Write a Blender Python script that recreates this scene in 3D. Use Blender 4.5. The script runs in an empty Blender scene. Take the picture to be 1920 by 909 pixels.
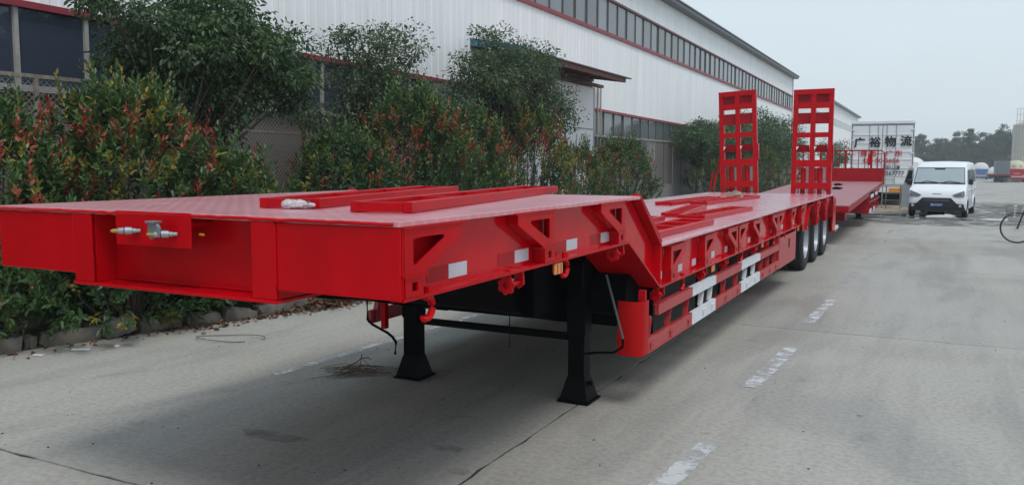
import bpy, math, random
import numpy as np
from mathutils import Matrix, Vector
random.seed(7); rng = np.random.default_rng(7)
SC = bpy.context.scene; COL = SC.collection
R = math.radians
# ------------------------------------------------------------------ camera
cam = bpy.data.cameras.new('camera'); cam.sensor_width = 36; cam.lens = 1553.57/1920*36
cam.clip_start = .05; cam.clip_end = 3000
camo = bpy.data.objects.new('camera', cam); COL.objects.link(camo)
yaw, pit, roll = .472242, .095016, .0025196
cy, sy = math.cos(yaw), math.sin(yaw); cp, sp = math.cos(pit), math.sin(pit)
fw = Vector((-sy, cy, 0)); rt = Vector((cy, sy, 0)); up = Vector((0, 0, 1))
fw2 = fw*cp-up*sp; up2 = up*cp+fw*sp
rt3 = rt*math.cos(roll)+up2*math.sin(roll); up3 = up2*math.cos(roll)-rt*math.sin(roll)
m = Matrix((rt3, up3, -fw2)).transposed().to_4x4(); m.translation = (0, 0, 1.75)
camo.matrix_world = m; SC.camera = camo
# ------------------------------------------------------------------ world, sun, exposure
SUN_EL, SUN_AZ = R(60), R(134)
w = bpy.data.worlds.new('World'); SC.world = w; w.use_nodes = True
nt = w.node_tree; nt.nodes.clear(); N = nt.nodes.new
sky = N('ShaderNodeTexSky'); sky.sky_type = 'NISHITA'; sky.sun_disc = False
sky.sun_elevation = SUN_EL; sky.sun_rotation = SUN_AZ; sky.dust_density = 4; sky.air_density = 1.3
bg1 = N('ShaderNodeBackground'); bg1.inputs[1].default_value = .06
tc = N('ShaderNodeTexCoord'); sx = N('ShaderNodeSeparateXYZ'); cr = N('ShaderNodeValToRGB')
cr.color_ramp.elements[0].position = 0.0; cr.color_ramp.elements[0].color = (.69, .78, .83, 1)
cr.color_ramp.elements[1].position = .75; cr.color_ramp.elements[1].color = (.54, .67, .82, 1)
ns = N('ShaderNodeTexNoise'); ns.inputs['Scale'].default_value = 1.6; ns.inputs['Detail'].default_value = 4
mp = N('ShaderNodeMapping'); mp.inputs['Scale'].default_value = (1, 1, 3)
mr = N('ShaderNodeMapRange'); mr.inputs[1].default_value = .3; mr.inputs[2].default_value = .7
mr.inputs[3].default_value = .95; mr.inputs[4].default_value = 1.05
bg2 = N('ShaderNodeBackground'); add = N('ShaderNodeMixShader'); add.inputs[0].default_value = .9
out = N('ShaderNodeOutputWorld'); L = nt.links.new
L(tc.outputs['Generated'], sx.inputs[0]); L(sx.outputs['Z'], cr.inputs[0]); L(cr.outputs[0], bg2.inputs[0])
L(tc.outputs['Generated'], mp.inputs[0]); L(mp.outputs[0], ns.inputs['Vector']); L(ns.outputs[0], mr.inputs[0]); L(mr.outputs[0], bg2.inputs[1])
L(sky.outputs[0], bg1.inputs[0]); L(bg1.outputs[0], add.inputs[1]); L(bg2.outputs[0], add.inputs[2]); L(add.outputs[0], out.inputs[0])
sl = bpy.data.lights.new('sun', 'SUN'); sl.energy = 1.5; sl.angle = R(20); sl.color = (1, .97, .93)
so = bpy.data.objects.new('sun', sl); COL.objects.link(so)
# sky texture rotation: azimuth measured clockwise from +Y
sd = Vector((math.sin(SUN_AZ)*math.cos(SUN_EL), math.cos(SUN_AZ)*math.cos(SUN_EL), math.sin(SUN_EL)))
so.rotation_euler = sd.to_track_quat('Z', 'Y').to_euler()
vs = SC.view_settings; vs.view_transform = 'Standard'; vs.look = 'None'; vs.exposure = .16; vs.gamma = 1; vs.use_curve_mapping = False
SC.cycles.max_bounces = 6; SC.cycles.diffuse_bounces = 3; SC.cycles.glossy_bounces = 3; SC.cycles.transparent_max_bounces = 8
SC.cycles.volume_bounces = 0; SC.cycles.use_denoising = True

# ------------------------------------------------------------------ helpers
class MB:
    def __init__(s): s.v = []; s.f = []
    def add(s, vs, fs):
        n = len(s.v); s.v += [tuple(p) for p in vs]; s.f += [tuple(i+n for i in f) for f in fs]; return s
    def box(s, x0, x1, y0, y1, z0, z1):
        return s.add([(x0, y0, z0), (x1, y0, z0), (x1, y1, z0), (x0, y1, z0), (x0, y0, z1), (x1, y0, z1), (x1, y1, z1), (x0, y1, z1)],
                     [(0, 3, 2, 1), (4, 5, 6, 7), (0, 1, 5, 4), (1, 2, 6, 5), (2, 3, 7, 6), (3, 0, 4, 7)])
    def _p(s, pl, a, u, v):
        return {'yz': (a, u, v), 'xz': (u, a, v), 'xy': (u, v, a)}[pl]
    def prism(s, pts, pl, a, b):
        n = len(pts)
        return s.add([s._p(pl, a, *p) for p in pts]+[s._p(pl, b, *p) for p in pts],
                     [tuple(range(n-1, -1, -1)), tuple(range(n, 2*n))]+[(i, (i+1) % n, (i+1) % n+n, i+n) for i in range(n)])
    def ring(s, o, i_, pl, a, b):
        n = len(o); V = [s._p(pl, c, *p) for c in (a, b) for p in list(o)+list(i_)]; F = []
        for i in range(n):
            j = (i+1) % n
            F += [(i, i+n, j+n, j), (2*n+i, 2*n+j, 3*n+j, 3*n+i), (i, j, j+2*n, i+2*n), (n+i, 3*n+i, 3*n+j, n+j)]
        return s.add(V, F)
    def tube(s, path, r, n=8, closed=False):
        P = [Vector(p) for p in path]; k = len(P); V = []; F = []
        rr = r if isinstance(r, (list, tuple)) else [r]*k
        for i, p in enumerate(P):
            if closed: d = P[(i+1) % k]-P[i-1]
            else: d = P[min(i+1, k-1)]-P[max(i-1, 0)]
            d.normalize(); a = d.cross(Vector((0, 0, 1)))
            if a.length < .08: a = d.cross(Vector((0, 1, 0)))
            a.normalize(); b = d.cross(a)
            V += [p+(a*math.cos(t)+b*math.sin(t))*rr[i] for t in [2*math.pi*j/n for j in range(n)]]
        for i in range(k if closed else k-1):
            i2 = (i+1) % k
            F += [(i*n+j, i*n+(j+1) % n, i2*n+(j+1) % n, i2*n+j) for j in range(n)]
        if not closed: F += [tuple(range(n-1, -1, -1)), tuple((k-1)*n+j for j in range(n))]
        return s.add(V, F)
    def cyl(s, p0, p1, r0, r1=None, n=16): return s.tube([p0, p1], [r0, r0 if r1 is None else r1], n)
    def lathe(s, prof, c=(0, 0, 0), axis='x', n=32, close=False):
        V = []; F = []; k = len(prof)
        for j in range(n):
            t = 2*math.pi*j/n
            for a, r in prof:
                q = {'x': (a, r*math.cos(t), r*math.sin(t)), 'y': (r*math.cos(t), a, r*math.sin(t)), 'z': (r*math.cos(t), r*math.sin(t), a)}[axis]
                V.append((q[0]+c[0], q[1]+c[1], q[2]+c[2]))
        for j in range(n):
            j2 = (j+1) % n
            for i in range(k-1+(1 if close else 0)):
                i2 = (i+1) % k
                F.append((j*k+i, j2*k+i, j2*k+i2, j*k+i2))
        return s.add(V, F)
    def mesh(s, name, mat, smooth=False, org=(0, 0, 0)):
        me = bpy.data.meshes.new(name); me.from_pydata([(p[0]-org[0], p[1]-org[1], p[2]-org[2]) for p in s.v], [], s.f)
        me.validate(); me.materials.append(mat)
        bmx = __import__('bmesh').new(); bmx.from_mesh(me); __import__('bmesh').ops.recalc_face_normals(bmx, faces=bmx.faces); bmx.to_mesh(me); bmx.free()
        if smooth: me.shade_smooth(); me.set_sharp_from_angle(angle=R(35))
        return me
    def build(s, name, mat, parent=None, org=(0, 0, 0), loc=None, smooth=False, bevel=0):
        o = bpy.data.objects.new(name, s.mesh(name, mat, smooth, org)); COL.objects.link(o)
        if parent: o.parent = parent
        if loc: o.location = loc
        if bevel:
            b = o.modifiers.new('bevel', 'BEVEL'); b.width = bevel; b.segments = 2; b.limit_method = 'ANGLE'; b.angle_limit = R(40)
        return o
def tag(o, label, cat, group=None, kind=None):
    if label: o['label'] = label
    if cat: o['category'] = cat
    if group: o['group'] = group
    if kind: o['kind'] = kind
    return o
def thing(name, label, cat, loc=(0, 0, 0), rz=0, group=None, rot=None):
    o = bpy.data.objects.new(name, None); COL.objects.link(o); o.location = loc; o.empty_display_size = .2
    o.rotation_euler = rot or (0, 0, rz); return tag(o, label, cat, group)
def inst(src, parent=None, loc=None, rot=None, name=None):
    o = src.copy(); COL.objects.link(o)
    o.parent = parent if parent else src.parent
    if loc is not None: o.location = loc
    if rot is not None: o.rotation_euler = rot
    return o
def copy_tree(src, label=None, loc=None, rot=None, par=None):
    o = src.copy(); COL.objects.link(o); o.parent = par
    if label: o['label'] = label
    if loc is not None: o.location = loc
    if rot is not None: o.rotation_euler = rot
    for ch in list(src.children): copy_tree(ch, par=o)
    return o

# ------------------------------------------------------------------ materials
def mat(name, col, rough=.5, metal=0, var=.0, vs_=4, bump=0, bs=40, coat=0, col2=None, streak=None, dist=.002, spec=.5, emit=None, trans=0, mixw=None):
    m = bpy.data.materials.new(name); m.use_nodes = True; t = m.node_tree; b = t.nodes['Principled BSDF']
    b.inputs['Base Color'].default_value = (*col, 1); b.inputs['Roughness'].default_value = rough
    b.inputs['Metallic'].default_value = metal; b.inputs['Specular IOR Level'].default_value = spec
    b.inputs['Coat Weight'].default_value = coat; b.inputs['Coat Roughness'].default_value = .08
    if emit: b.inputs['Emission Color'].default_value = (*emit[0], 1); b.inputs['Emission Strength'].default_value = emit[1]
    tc = t.nodes.new('ShaderNodeTexCoord')
    if var or col2:
        n = t.nodes.new('ShaderNodeTexNoise'); n.inputs['Scale'].default_value = vs_; n.inputs['Detail'].default_value = 8; n.inputs['Roughness'].default_value = .65
        src = tc.outputs['Object']
        if streak:
            mpp = t.nodes.new('ShaderNodeMapping'); mpp.inputs['Scale'].default_value = streak; t.links.new(src, mpp.inputs[0]); src = mpp.outputs[0]
        t.links.new(src, n.inputs['Vector'])
        r = t.nodes.new('ShaderNodeValToRGB'); lo, hi = (mixw or (.35, .65))
        c2 = col2 or tuple(min(1, c*(1+var)) for c in col); c1 = col if col2 else tuple(c*(1-var) for c in col)
        r.color_ramp.elements[0].position = lo; r.color_ramp.elements[0].color = (*c1, 1)
        r.color_ramp.elements[1].position = hi; r.color_ramp.elements[1].color = (*c2, 1)
        t.links.new(n.outputs[0], r.inputs[0]); t.links.new(r.outputs[0], b.inputs['Base Color'])
        mr = t.nodes.new('ShaderNodeMapRange'); mr.inputs[3].default_value = max(.02, rough-.06); mr.inputs[4].default_value = min(1, rough+.08)
        t.links.new(n.outputs[0], mr.inputs[0]); t.links.new(mr.outputs[0], b.inputs['Roughness'])
    if bump:
        n2 = t.nodes.new('ShaderNodeTexNoise'); n2.inputs['Scale'].default_value = bs; n2.inputs['Detail'].default_value = 6
        t.links.new(tc.outputs['Object'], n2.inputs['Vector'])
        bp = t.nodes.new('ShaderNodeBump'); bp.inputs['Strength'].default_value = bump; bp.inputs['Distance'].default_value = dist
        t.links.new(n2.outputs[0], bp.inputs['Height']); t.links.new(bp.outputs[0], b.inputs['Normal'])
    return m
RED = mat('red_paint', (.48, .0008, .005), .22, var=.12, vs_=2.2, bump=.14, bs=7, dist=.005, spec=.13)
RED2 = mat('red_paint_second', (.33, .003, .01), .4, var=.15, vs_=3, bump=.1, bs=12, spec=.2)
REDG = mat('red_guard_paint', (.42, .014, .018), .36, var=.22, vs_=9, bump=.3, bs=30, col2=(.46, .06, .06))
REDF = mat('red_frame_paint', (.44, .001, .006), .32, var=.12, vs_=8, bump=.1, bs=30, spec=.16)
def deckmat(name, c1, c2, rough, pitch, strength):
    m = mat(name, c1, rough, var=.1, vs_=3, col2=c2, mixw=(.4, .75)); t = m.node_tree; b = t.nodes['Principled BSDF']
    tc = t.nodes.new('ShaderNodeTexCoord'); s = t.nodes.new('ShaderNodeSeparateXYZ'); t.links.new(tc.outputs['Object'], s.inputs[0])
    def mth(op, a, bb=None):
        n = t.nodes.new('ShaderNodeMath'); n.operation = op
        for i, q in enumerate((a, bb)):
            if q is None: continue
            if isinstance(q, (int, float)): n.inputs[i].default_value = q
            else: t.links.new(q, n.inputs[i])
        return n.outputs[0]
    k = 2*math.pi/pitch
    u = mth('MULTIPLY', mth('ADD', s.outputs[0], s.outputs[1]), k*.5); v = mth('MULTIPLY', mth('SUBTRACT', s.outputs[0], s.outputs[1]), k*.5)
    h = mth('POWER', mth('ABSOLUTE', mth('MULTIPLY', mth('SINE', u), mth('SINE', v))), 2.5)
    bp = t.nodes.new('ShaderNodeBump'); bp.inputs['Strength'].default_value = strength; bp.inputs['Distance'].default_value = .004
    t.links.new(h, bp.inputs['Height']); t.links.new(bp.outputs[0], b.inputs['Normal'])
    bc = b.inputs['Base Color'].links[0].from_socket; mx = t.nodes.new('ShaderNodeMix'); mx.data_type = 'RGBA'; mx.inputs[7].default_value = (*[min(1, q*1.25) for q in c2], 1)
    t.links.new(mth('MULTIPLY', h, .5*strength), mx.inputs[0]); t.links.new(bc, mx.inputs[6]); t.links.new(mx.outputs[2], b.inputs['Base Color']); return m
REDW = mat('glossy_red_web', (.55, .001, .008), .10, var=.10, vs_=2.5, bump=.10, bs=4, dist=.004, spec=.28)
DECK = deckmat('red_checker_plate', (.60, .19, .22), (.68, .27, .30), .32, .085, .9); DECK.node_tree.nodes['Principled BSDF'].inputs['Coat Weight'].default_value = 1; DECK.node_tree.nodes['Principled BSDF'].inputs['Coat Roughness'].default_value = .35  # pink base colour carries the low-angle sky reflection on the red plate
DECKM = deckmat('red_deck_plate_sky_sheen', (.70, .29, .34), (.77, .37, .42), .26, .07, .12); DECKM.node_tree.nodes['Principled BSDF'].inputs['Coat Weight'].default_value = 1; DECKM.node_tree.nodes['Principled BSDF'].inputs['Coat Roughness'].default_value = .24  # red deck paint paled to pink, sky sheen painted into the base colour
DECK2 = deckmat('dusty_red_deck', (.32, .11, .12), (.38, .17, .18), .5, .09, .2)
BLK = mat('black_chassis_paint', (.003, .003, .0035), .6, var=.3, vs_=6, bump=.2, bs=20, spec=.05)
BLKG = mat('black_leg_paint', (.003, .003, .0035), .4, var=.3, vs_=10, bump=.2, spec=.07)
RUB = mat('tyre_rubber', (.012, .013, .015), .7, var=.25, vs_=8, bump=.2, bs=60)
WHT = mat('white_paint', (.72, .73, .75), .35, var=.05, vs_=8)
WHTR = mat('white_guard_paint', (.70, .71, .74), .4, var=.08, vs_=12)
RETRO = mat('white_reflective_tape', (.55, .57, .62), .3, var=.05, vs_=60)
REDTAPE = mat('dark_red_reflective_tape', (.36, .003, .008), .25, spec=.2)
RIM = mat('silver_wheel_rim', (.36, .38, .42), .4, metal=.2, var=.06)
STEEL = mat('zinc_steel', (.45, .45, .45), .3, metal=.9, var=.15, vs_=20)
BRASS = mat('brass', (.55, .36, .10), .3, metal=.9)
AMB = mat('amber_lens', (.75, .28, .06), .2, var=.15, vs_=40, coat=.5)
AMBD = mat('amber_lens_dark', (.45, .09, .02), .2, coat=.5)
YEL = mat('yellow_plastic', (.6, .35, .02), .4)
CHROME = mat('chrome', (.7, .7, .7), .12, metal=1)

def gz(Y): return -.009*max(0, Y-40)
# ------------------------------------------------------------------ ground
def concrete(name, seedshift=0):
    m = bpy.data.materials.new(name); m.use_nodes = True; t = m.node_tree; b = t.nodes['Principled BSDF']; nn = t.nodes.new; ln = t.links.new
    g = nn('ShaderNodeNewGeometry')
    def noise(sc, det, mpv=None, dist=0):
        n = nn('ShaderNodeTexNoise'); n.inputs['Scale'].default_value = sc; n.inputs['Detail'].default_value = det; n.inputs['Distortion'].default_value = dist
        src = g.outputs['Position']
        if mpv: q = nn('ShaderNodeMapping'); q.inputs['Scale'].default_value = mpv[0]; q.inputs['Rotation'].default_value = (0, 0, mpv[1]); q.inputs['Location'].default_value = (7.3, 2.1, 0); ln(src, q.inputs[0]); src = q.outputs[0]
        ln(src, n.inputs['Vector']); return n.outputs[0]
    def ramp(src, els):
        r = nn('ShaderNodeValToRGB'); e = r.color_ramp.elements
        e[0].position, e[0].color = els[0][0], (*els[0][1], 1); e[1].position, e[1].color = els[-1][0], (*els[-1][1], 1)
        for p, c in els[1:-1]: q = e.new(p); q.color = (*c, 1)
        ln(src, r.inputs[0]); return r.outputs[0]
    def mul(a, bb, f=1):
        x = nn('ShaderNodeMix'); x.data_type = 'RGBA'; x.blend_type = 'MULTIPLY'; x.inputs[0].default_value = f; ln(a, x.inputs[6]); ln(bb, x.inputs[7]); return x.outputs[2]
    c = ramp(noise(.28, 7, None, .6), [(.3, (.315, .295, .250)), (.5, (.372, .354, .314)), (.7, (.405, .390, .352))])
    c = mul(c, ramp(noise(1.0, 8, ((1.0, .22, 1), .12), 1.2), [(.36, (.82, .825, .84)), (.48, (.98, .98, .98)), (.7, (1.05, 1.05, 1.05))]))
    c = mul(c, ramp(noise(1.7, 4, ((1, 1, 1), .5), .4), [(.24, (.76, .76, .77)), (.34, (1, 1, 1)), (.8, (1, 1, 1))]))
    c = mul(c, ramp(noise(2.2, 9, ((2.5, .15, 1), .05), .3), [(.3, (.93, .93, .93)), (.5, (1, 1, 1)), (.75, (1.03, 1.03, 1.025))]))
    c = mul(c, ramp(noise(26, 8), [(.3, (.84, .84, .84)), (.6, (1.07, 1.07, 1.07))])); c = mul(c, ramp(noise(110, 5), [(.3, (.86, .86, .86)), (.65, (1.08, 1.08, 1.08))])); c = mul(c, ramp(noise(9, 2), [(.22, (.55, .54, .52)), (.27, (1, 1, 1)), (.9, (1, 1, 1))]))
    # per slab tint
    oi = nn('ShaderNodeObjectInfo'); c = mul(c, ramp(oi.outputs['Random'], [(0, (.95, .95, .95)), (1, (1.04, 1.04, 1.03))]))
    ln(c, b.inputs['Base Color']); b.inputs['Specular IOR Level'].default_value = .3
    mr = nn('ShaderNodeMapRange'); mr.inputs[3].default_value = .5; mr.inputs[4].default_value = .85; ln(noise(.9, 6), mr.inputs[0]); ln(mr.outputs[0], b.inputs['Roughness'])
    bp = nn('ShaderNodeBump'); bp.inputs['Strength'].default_value = .35; bp.inputs['Distance'].default_value = .003; ln(noise(70, 8), bp.inputs['Height']); ln(bp.outputs[0], b.inputs['Normal'])
    return m
CONC = concrete('yard_concrete')
JOINT = mat('joint_dirt', (.045, .042, .038), .95, var=.3, vs_=20)
SOIL = mat('dark_soil', (.04, .031, .022), .95, var=.4, vs_=5, bump=.8, bs=30, dist=.02, col2=(.075, .058, .04))
# base sheet
b = MB(); ys = [-110, -10, 39.95, 40]+[40+i*20 for i in range(1, 14)]+[400, 700]
xs = [-410, -60, -12, -6.71, 30, 60, 410]
V = [(x, y, (gz(min(y, 500))-.012 if y > 39.96 else -.012)) for y in ys for x in xs]
F = [(j*len(xs)+i, j*len(xs)+i+1, (j+1)*len(xs)+i+1, (j+1)*len(xs)+i) for j in range(len(ys)-1) for i in range(len(xs)-1)]
ground = b.add(V, F).build('ground', CONC); tag(ground, None, None, kind='structure')
joint = MB().add([(-9.2, -9.4, -.008), (28.9, -9.4, -.008), (28.9, 39.9, -.008), (-9.2, 39.9, -.008)], [(0, 1, 2, 3)]).build('joint_filler', JOINT, ground); joint['kind'] = 'structure'
def slab_mesh(k, w, h):
    r = random.Random(k); pts = []
    def edge(a, b_, n=46):
        for i in range(n):
            t = i/n; x = a[0]+(b_[0]-a[0])*t; y = a[1]+(b_[1]-a[1])*t
            j = r.gauss(0, .0022)
            if r.random() < .10: j = r.uniform(.006, .018)
            nx, ny = -(b_[1]-a[1]), (b_[0]-a[0]); l = math.hypot(nx, ny)
            if i: pts.append((x+nx/l*abs(j), y+ny/l*abs(j)))
            else: pts.append((x, y))
    g = .005
    edge((g, g), (w-g, g)); edge((w-g, g), (w-g, h-g)); edge((w-g, h-g), (g, h-g)); edge((g, h-g), (g, g))
    return MB().prism(pts, 'xy', -.0075, 0).mesh('concrete_slab', CONC)
SW, SH = 4.45, 6.15; sms = [slab_mesh(k, SW, SH) for k in range(4)]; sml = [slab_mesh(9+k, 6.9, SH) for k in range(2)]
for i in range(8):
    for j in range(8):
        o = bpy.data.objects.new('concrete_slab', sms[(i*3+j) % 4] if i else sml[j % 2]); COL.objects.link(o); o.parent = ground
        o.location = (-6.71+i*SW if i else -2.26-6.9, 2.97+(j-2)*SH, 0)
# painted dashes (worn)
def worn(name, col, lo, hi, sc=14):
    m = mat(name, col, .7, var=.06, vs_=20); t = m.node_tree; b = t.nodes['Principled BSDF']
    tc = t.nodes.new('ShaderNodeTexCoord'); n = t.nodes.new('ShaderNodeTexNoise'); n.inputs['Scale'].default_value = sc; n.inputs['Detail'].default_value = 9; n.inputs['Roughness'].default_value = .7
    r = t.nodes.new('ShaderNodeMapRange'); r.inputs[1].default_value = lo; r.inputs[2].default_value = hi
    g = t.nodes.new('ShaderNodeNewGeometry'); t.links.new(g.outputs['Position'], n.inputs['Vector']); t.links.new(n.outputs[0], r.inputs[0]); t.links.new(r.outputs[0], b.inputs['Alpha']); return m
WORN = worn('worn_white_paint', (.54, .55, .545), .37, .56, 6)
WORNF = worn('faded_white_paint', (.46, .47, .47), .40, .66, 6)
def patch(name, cx, y0, y1, w_, m, z=.004, jit=.012, skew=0, curve=0):
    a = []; c = []; n = max(8, int((y1-y0)/.05))
    for i in range(n+1):
        t = i/n; y = y0+(y1-y0)*t; x = cx+skew*t+curve*math.sin(t*math.pi)
        a.append((x-w_/2+random.gauss(0, jit), y)); c.append((x+w_/2+random.gauss(0, jit), y+random.gauss(0, jit*.5)))
    V = [(x, y, z) for x, y in a]+[(x, y, z) for x, y in c]
    o = MB().add(V, [(i, i+n+1, i+n+2, i+1) for i in range(n)]).build(name, m); tag(o, None, None, kind='structure'); return o
for k, (y0, y1) in enumerate([(4.05, 5.06), (6.55, 8.15), (9.55, 11.35), (13.0, 14.6), (16.4, 17.9), (19.6, 21.0), (23, 24.4)]):
    patch('painted_dash', -1.27+.035*k, y0, y1, .13, WORN if k < 3 else WORNF, skew=.07, jit=.006)
patch('painted_line', -4.80, 5.1, 9.2, .08, WORN, skew=.16)
patch('painted_line', -4.6, 10.5, 15, .07, WORNF, skew=.1)
# puddles / damp patches near the van
WET = mat('standing_water', (.10, .105, .105), .03, bump=.05, bs=3, spec=.6)
DAMP = worn('damp_concrete', (.13, .13, .125), .42, .6, 1.6); DAMP.node_tree.nodes['Principled BSDF'].inputs['Roughness'].default_value = .3
def blob(name, cx, cy_, rx, ry, m, z, seed, n=60, amp=.3):
    r = random.Random(seed); ph = [(r.uniform(0, 6.28), r.uniform(.2, 1)/k) for k in range(1, 7)]
    pts = []
    for i in range(n):
        t = 2*math.pi*i/n; q = 1+amp*sum(a*math.sin(k*t*1.0+p) for k, (p, a) in enumerate(ph, 1))
        pts.append((cx+rx*q*math.cos(t), cy_+ry*q*math.sin(t), z))
    o = MB().add(pts, [tuple(range(n))]).build(name, m); tag(o, None, None, kind='structure'); return o
blob('puddle', -.1, 30.1, .95, .42, WET, .006, 3); blob('puddle', .35, 31.6, .5, 1.4, WET, .0065, 5, amp=.5); blob('puddle', 1.75, 30.6, .7, .75, WET, .006, 8, amp=.5)
blob('puddle', -1.5, 31.6, 1.2, .32, WET, .006, 12); blob('puddle', 2.6, 34.8, 1.3, .5, WET, .006, 14, amp=.5); blob('puddle', 2.2, 39, .9, .35, WET, .006, 19, amp=.5)
blob('puddle', -2.0, 30.2, .5, .2, WET, .006, 21)
blob('damp_patch', .6, 33, 4.2, 5.5, DAMP, .003, 9, amp=.35); blob('damp_patch', 2.6, 41, 2.0, 3.5, DAMP, .003, 10)
SAND = worn('sandy_dirt', (.36, .28, .19), .35, .55, 2.5); blob('dirt_patch', -1.9, 36.6, 1.9, 3.0, SAND, .0045, 4)
OIL = worn('dark_stain', (.22, .215, .20), .42, .9, 3)
for k, (x, y, rx, ry) in enumerate([(-3.75, 3.95, .25, .08), (-2.62, 4.25, .10, .06), (-2.35, 3.95, .07, .05), (-4.72, 3.7, .07, .05)]):
    blob('stain', x, y, rx, ry, OIL, .002+.0002*k, 40+k)
# kerb line and planting bed
def kx(Y): return -7.62+.30*(Y-4.3) if Y < 7.9 else -6.54-.004*(Y-7.9)
b = MB(); nY = 90; nX = 9; V = []
for j in range(nY+1):
    Y = -6+j*(76/nY); Y = -6+ (j/nY)**1.3*86
    for i in range(nX+1):
        X = kx(Y)-.02-(i/nX)*(11.4+kx(Y)) if True else 0
        V.append((X, Y+random.uniform(-.05, .05), gz(Y)+(.002 if i == 0 else .06+random.uniform(-.03, .05))))
b.add(V, [(j*(nX+1)+i, j*(nX+1)+i+1, (j+1)*(nX+1)+i+1, (j+1)*(nX+1)+i) for j in range(nY) for i in range(nX)])
tag(b.build('soil_bed', SOIL, smooth=True), None, None, kind='structure')
KERB = mat('kerb_concrete', (.13, .118, .098), .9, var=.45, vs_=4, bump=.8, bs=14, dist=.015)
kerb = thing('kerb', None, None, (kx(4.3), 4.3, 0)); kerb['kind'] = 'structure'
def stone(Y0, Y1, h, tilt, seed, dx=0):
    r = random.Random(seed); L_ = Y1-Y0; nx, ny, nz = 3, 7, 3; V = []; F = []; idx = {}
    for i in range(nx+1):
        for j in range(ny+1):
            for k in range(nz+1):
                if i in (0, nx) or j in (0, ny) or k in (0, nz):
                    x = (i/nx-.5)*.2; y = (j/ny)*L_; z = k/nz*h
                    e = (i in (0, nx))+(j in (0, ny))+(k in (0, nz))
                    s = .94 if e > 1 else 1
                    idx[i, j, k] = len(V); V.append((x*s+r.gauss(0, .007), (y-L_/2)*s+L_/2+r.gauss(0, .009), z*s+r.gauss(0, .007)))
    def q(*a): F.append(tuple(idx[p] for p in a))
    for i in range(nx):
        for j in range(ny):
            for k in (0, nz): q((i, j, k), (i+1, j, k), (i+1, j+1, k), (i, j+1, k))
    for i in range(nx):
        for k in range(nz):
            for j in (0, ny): q((i, j, k), (i+1, j, k), (i+1, j, k+1), (i, j, k+1))
    for j in range(ny):
        for k in range(nz):
            for i in (0, nx): q((i, j, k), (i, j+1, k), (i, j+1, k+1), (i, j, k+1))
    o = MB().add(V, F).build('kerb_stone', KERB, kerb, smooth=True, bevel=0)
    ang = math.atan2(-(kx(Y1)-kx(Y0)), Y1-Y0)
    o.location = (kx(Y0)-.1+dx-kerb.location[0], Y0-4.3, -.02); o.rotation_euler = (tilt, r.uniform(-.06, .06), ang); return o
Y = 1.5; k = 0
for (Y0, Y1, h, tl, dx) in [(.2, 1.3, .16, 0, 0), (1.4, 2.5, .15, 0, 0), (2.6, 3.7, .15, 0, 0), (3.75, 4.35, .14, .02, 0), (4.42, 4.72, .17, .0, .02), (4.74, 4.86, .13, 0, -.04), (4.88, 5.42, .16, -.03, 0), (5.40, 5.72, .15, .28, .05), (5.74, 6.2, .15, 0, 0), (6.22, 6.62, .14, 0, 0), (6.6, 7.0, .17, -.15, .03), (7.05, 7.7, .13, .05, -.02)]:
    stone(Y0, Y1, h, tl, 300+k, dx); k += 1
Y = 7.9
while Y < 44:
    stone(Y, Y+.92, .14, random.uniform(-.01, .01), 300+k); Y += .96; k += 1

# ------------------------------------------------------------------ leaves
def leafmat(name, cols, rough=.42, tr=.25):
    m = bpy.data.materials.new(name); m.use_nodes = True; t = m.node_tree; b = t.nodes['Principled BSDF']; nn = t.nodes.new
    a = nn('ShaderNodeAttribute'); a.attribute_name = 'tint'; r = nn('ShaderNodeValToRGB'); e = r.color_ramp.elements
    e[0].position, e[0].color = 0, (*cols[0][1], 1); e[1].position, e[1].color = 1, (*cols[-1][1], 1)
    for p, c in cols[1:-1]: q = e.new(p); q.color = (*c, 1)
    t.links.new(a.outputs['Fac'], r.inputs[0]); t.links.new(r.outputs[0], b.inputs['Base Color']); b.inputs['Roughness'].default_value = rough
    tl = nn('ShaderNodeBsdfTranslucent'); t.links.new(r.outputs[0], tl.inputs[0]); mx = nn('ShaderNodeMixShader'); mx.inputs[0].default_value = tr
    t.links.new(b.outputs[0], mx.inputs[1]); t.links.new(tl.outputs[0], mx.inputs[2]); t.links.new(mx.outputs[0], t.nodes['Material Output'].inputs[0]); return m
GRN = leafmat('photinia_green_leaf', [(0, (.030, .068, .026)), (.5, (.062, .125, .036)), (.85, (.11, .19, .05)), (1, (.20, .25, .06))])
REDL = leafmat('photinia_red_leaf', [(0, (.20, .03, .02)), (.5, (.36, .055, .035)), (.8, (.36, .13, .05)), (1, (.36, .25, .06))])
YELL = leafmat('yellow_leaf', [(0, (.14, .17, .03)), (.6, (.28, .24, .04)), (1, (.42, .26, .04))])
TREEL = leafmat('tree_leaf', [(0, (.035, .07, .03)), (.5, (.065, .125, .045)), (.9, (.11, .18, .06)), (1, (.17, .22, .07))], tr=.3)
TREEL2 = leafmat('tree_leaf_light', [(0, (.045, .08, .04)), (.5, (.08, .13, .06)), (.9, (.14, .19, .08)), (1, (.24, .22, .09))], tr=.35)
FARL = leafmat('far_leaf', [(0, (.04, .07, .03)), (.6, (.065, .105, .045)), (1, (.11, .14, .055))], .7)
BARK = mat('bark', (.07, .055, .04), .9, var=.3, vs_=12, bump=.6, bs=30, dist=.01)
DRY = leafmat('dry_leaf', [(0, (.05, .025, .015)), (.5, (.13, .06, .03)), (.85, (.22, .12, .06)), (1, (.30, .22, .13))], .8, .1)
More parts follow.
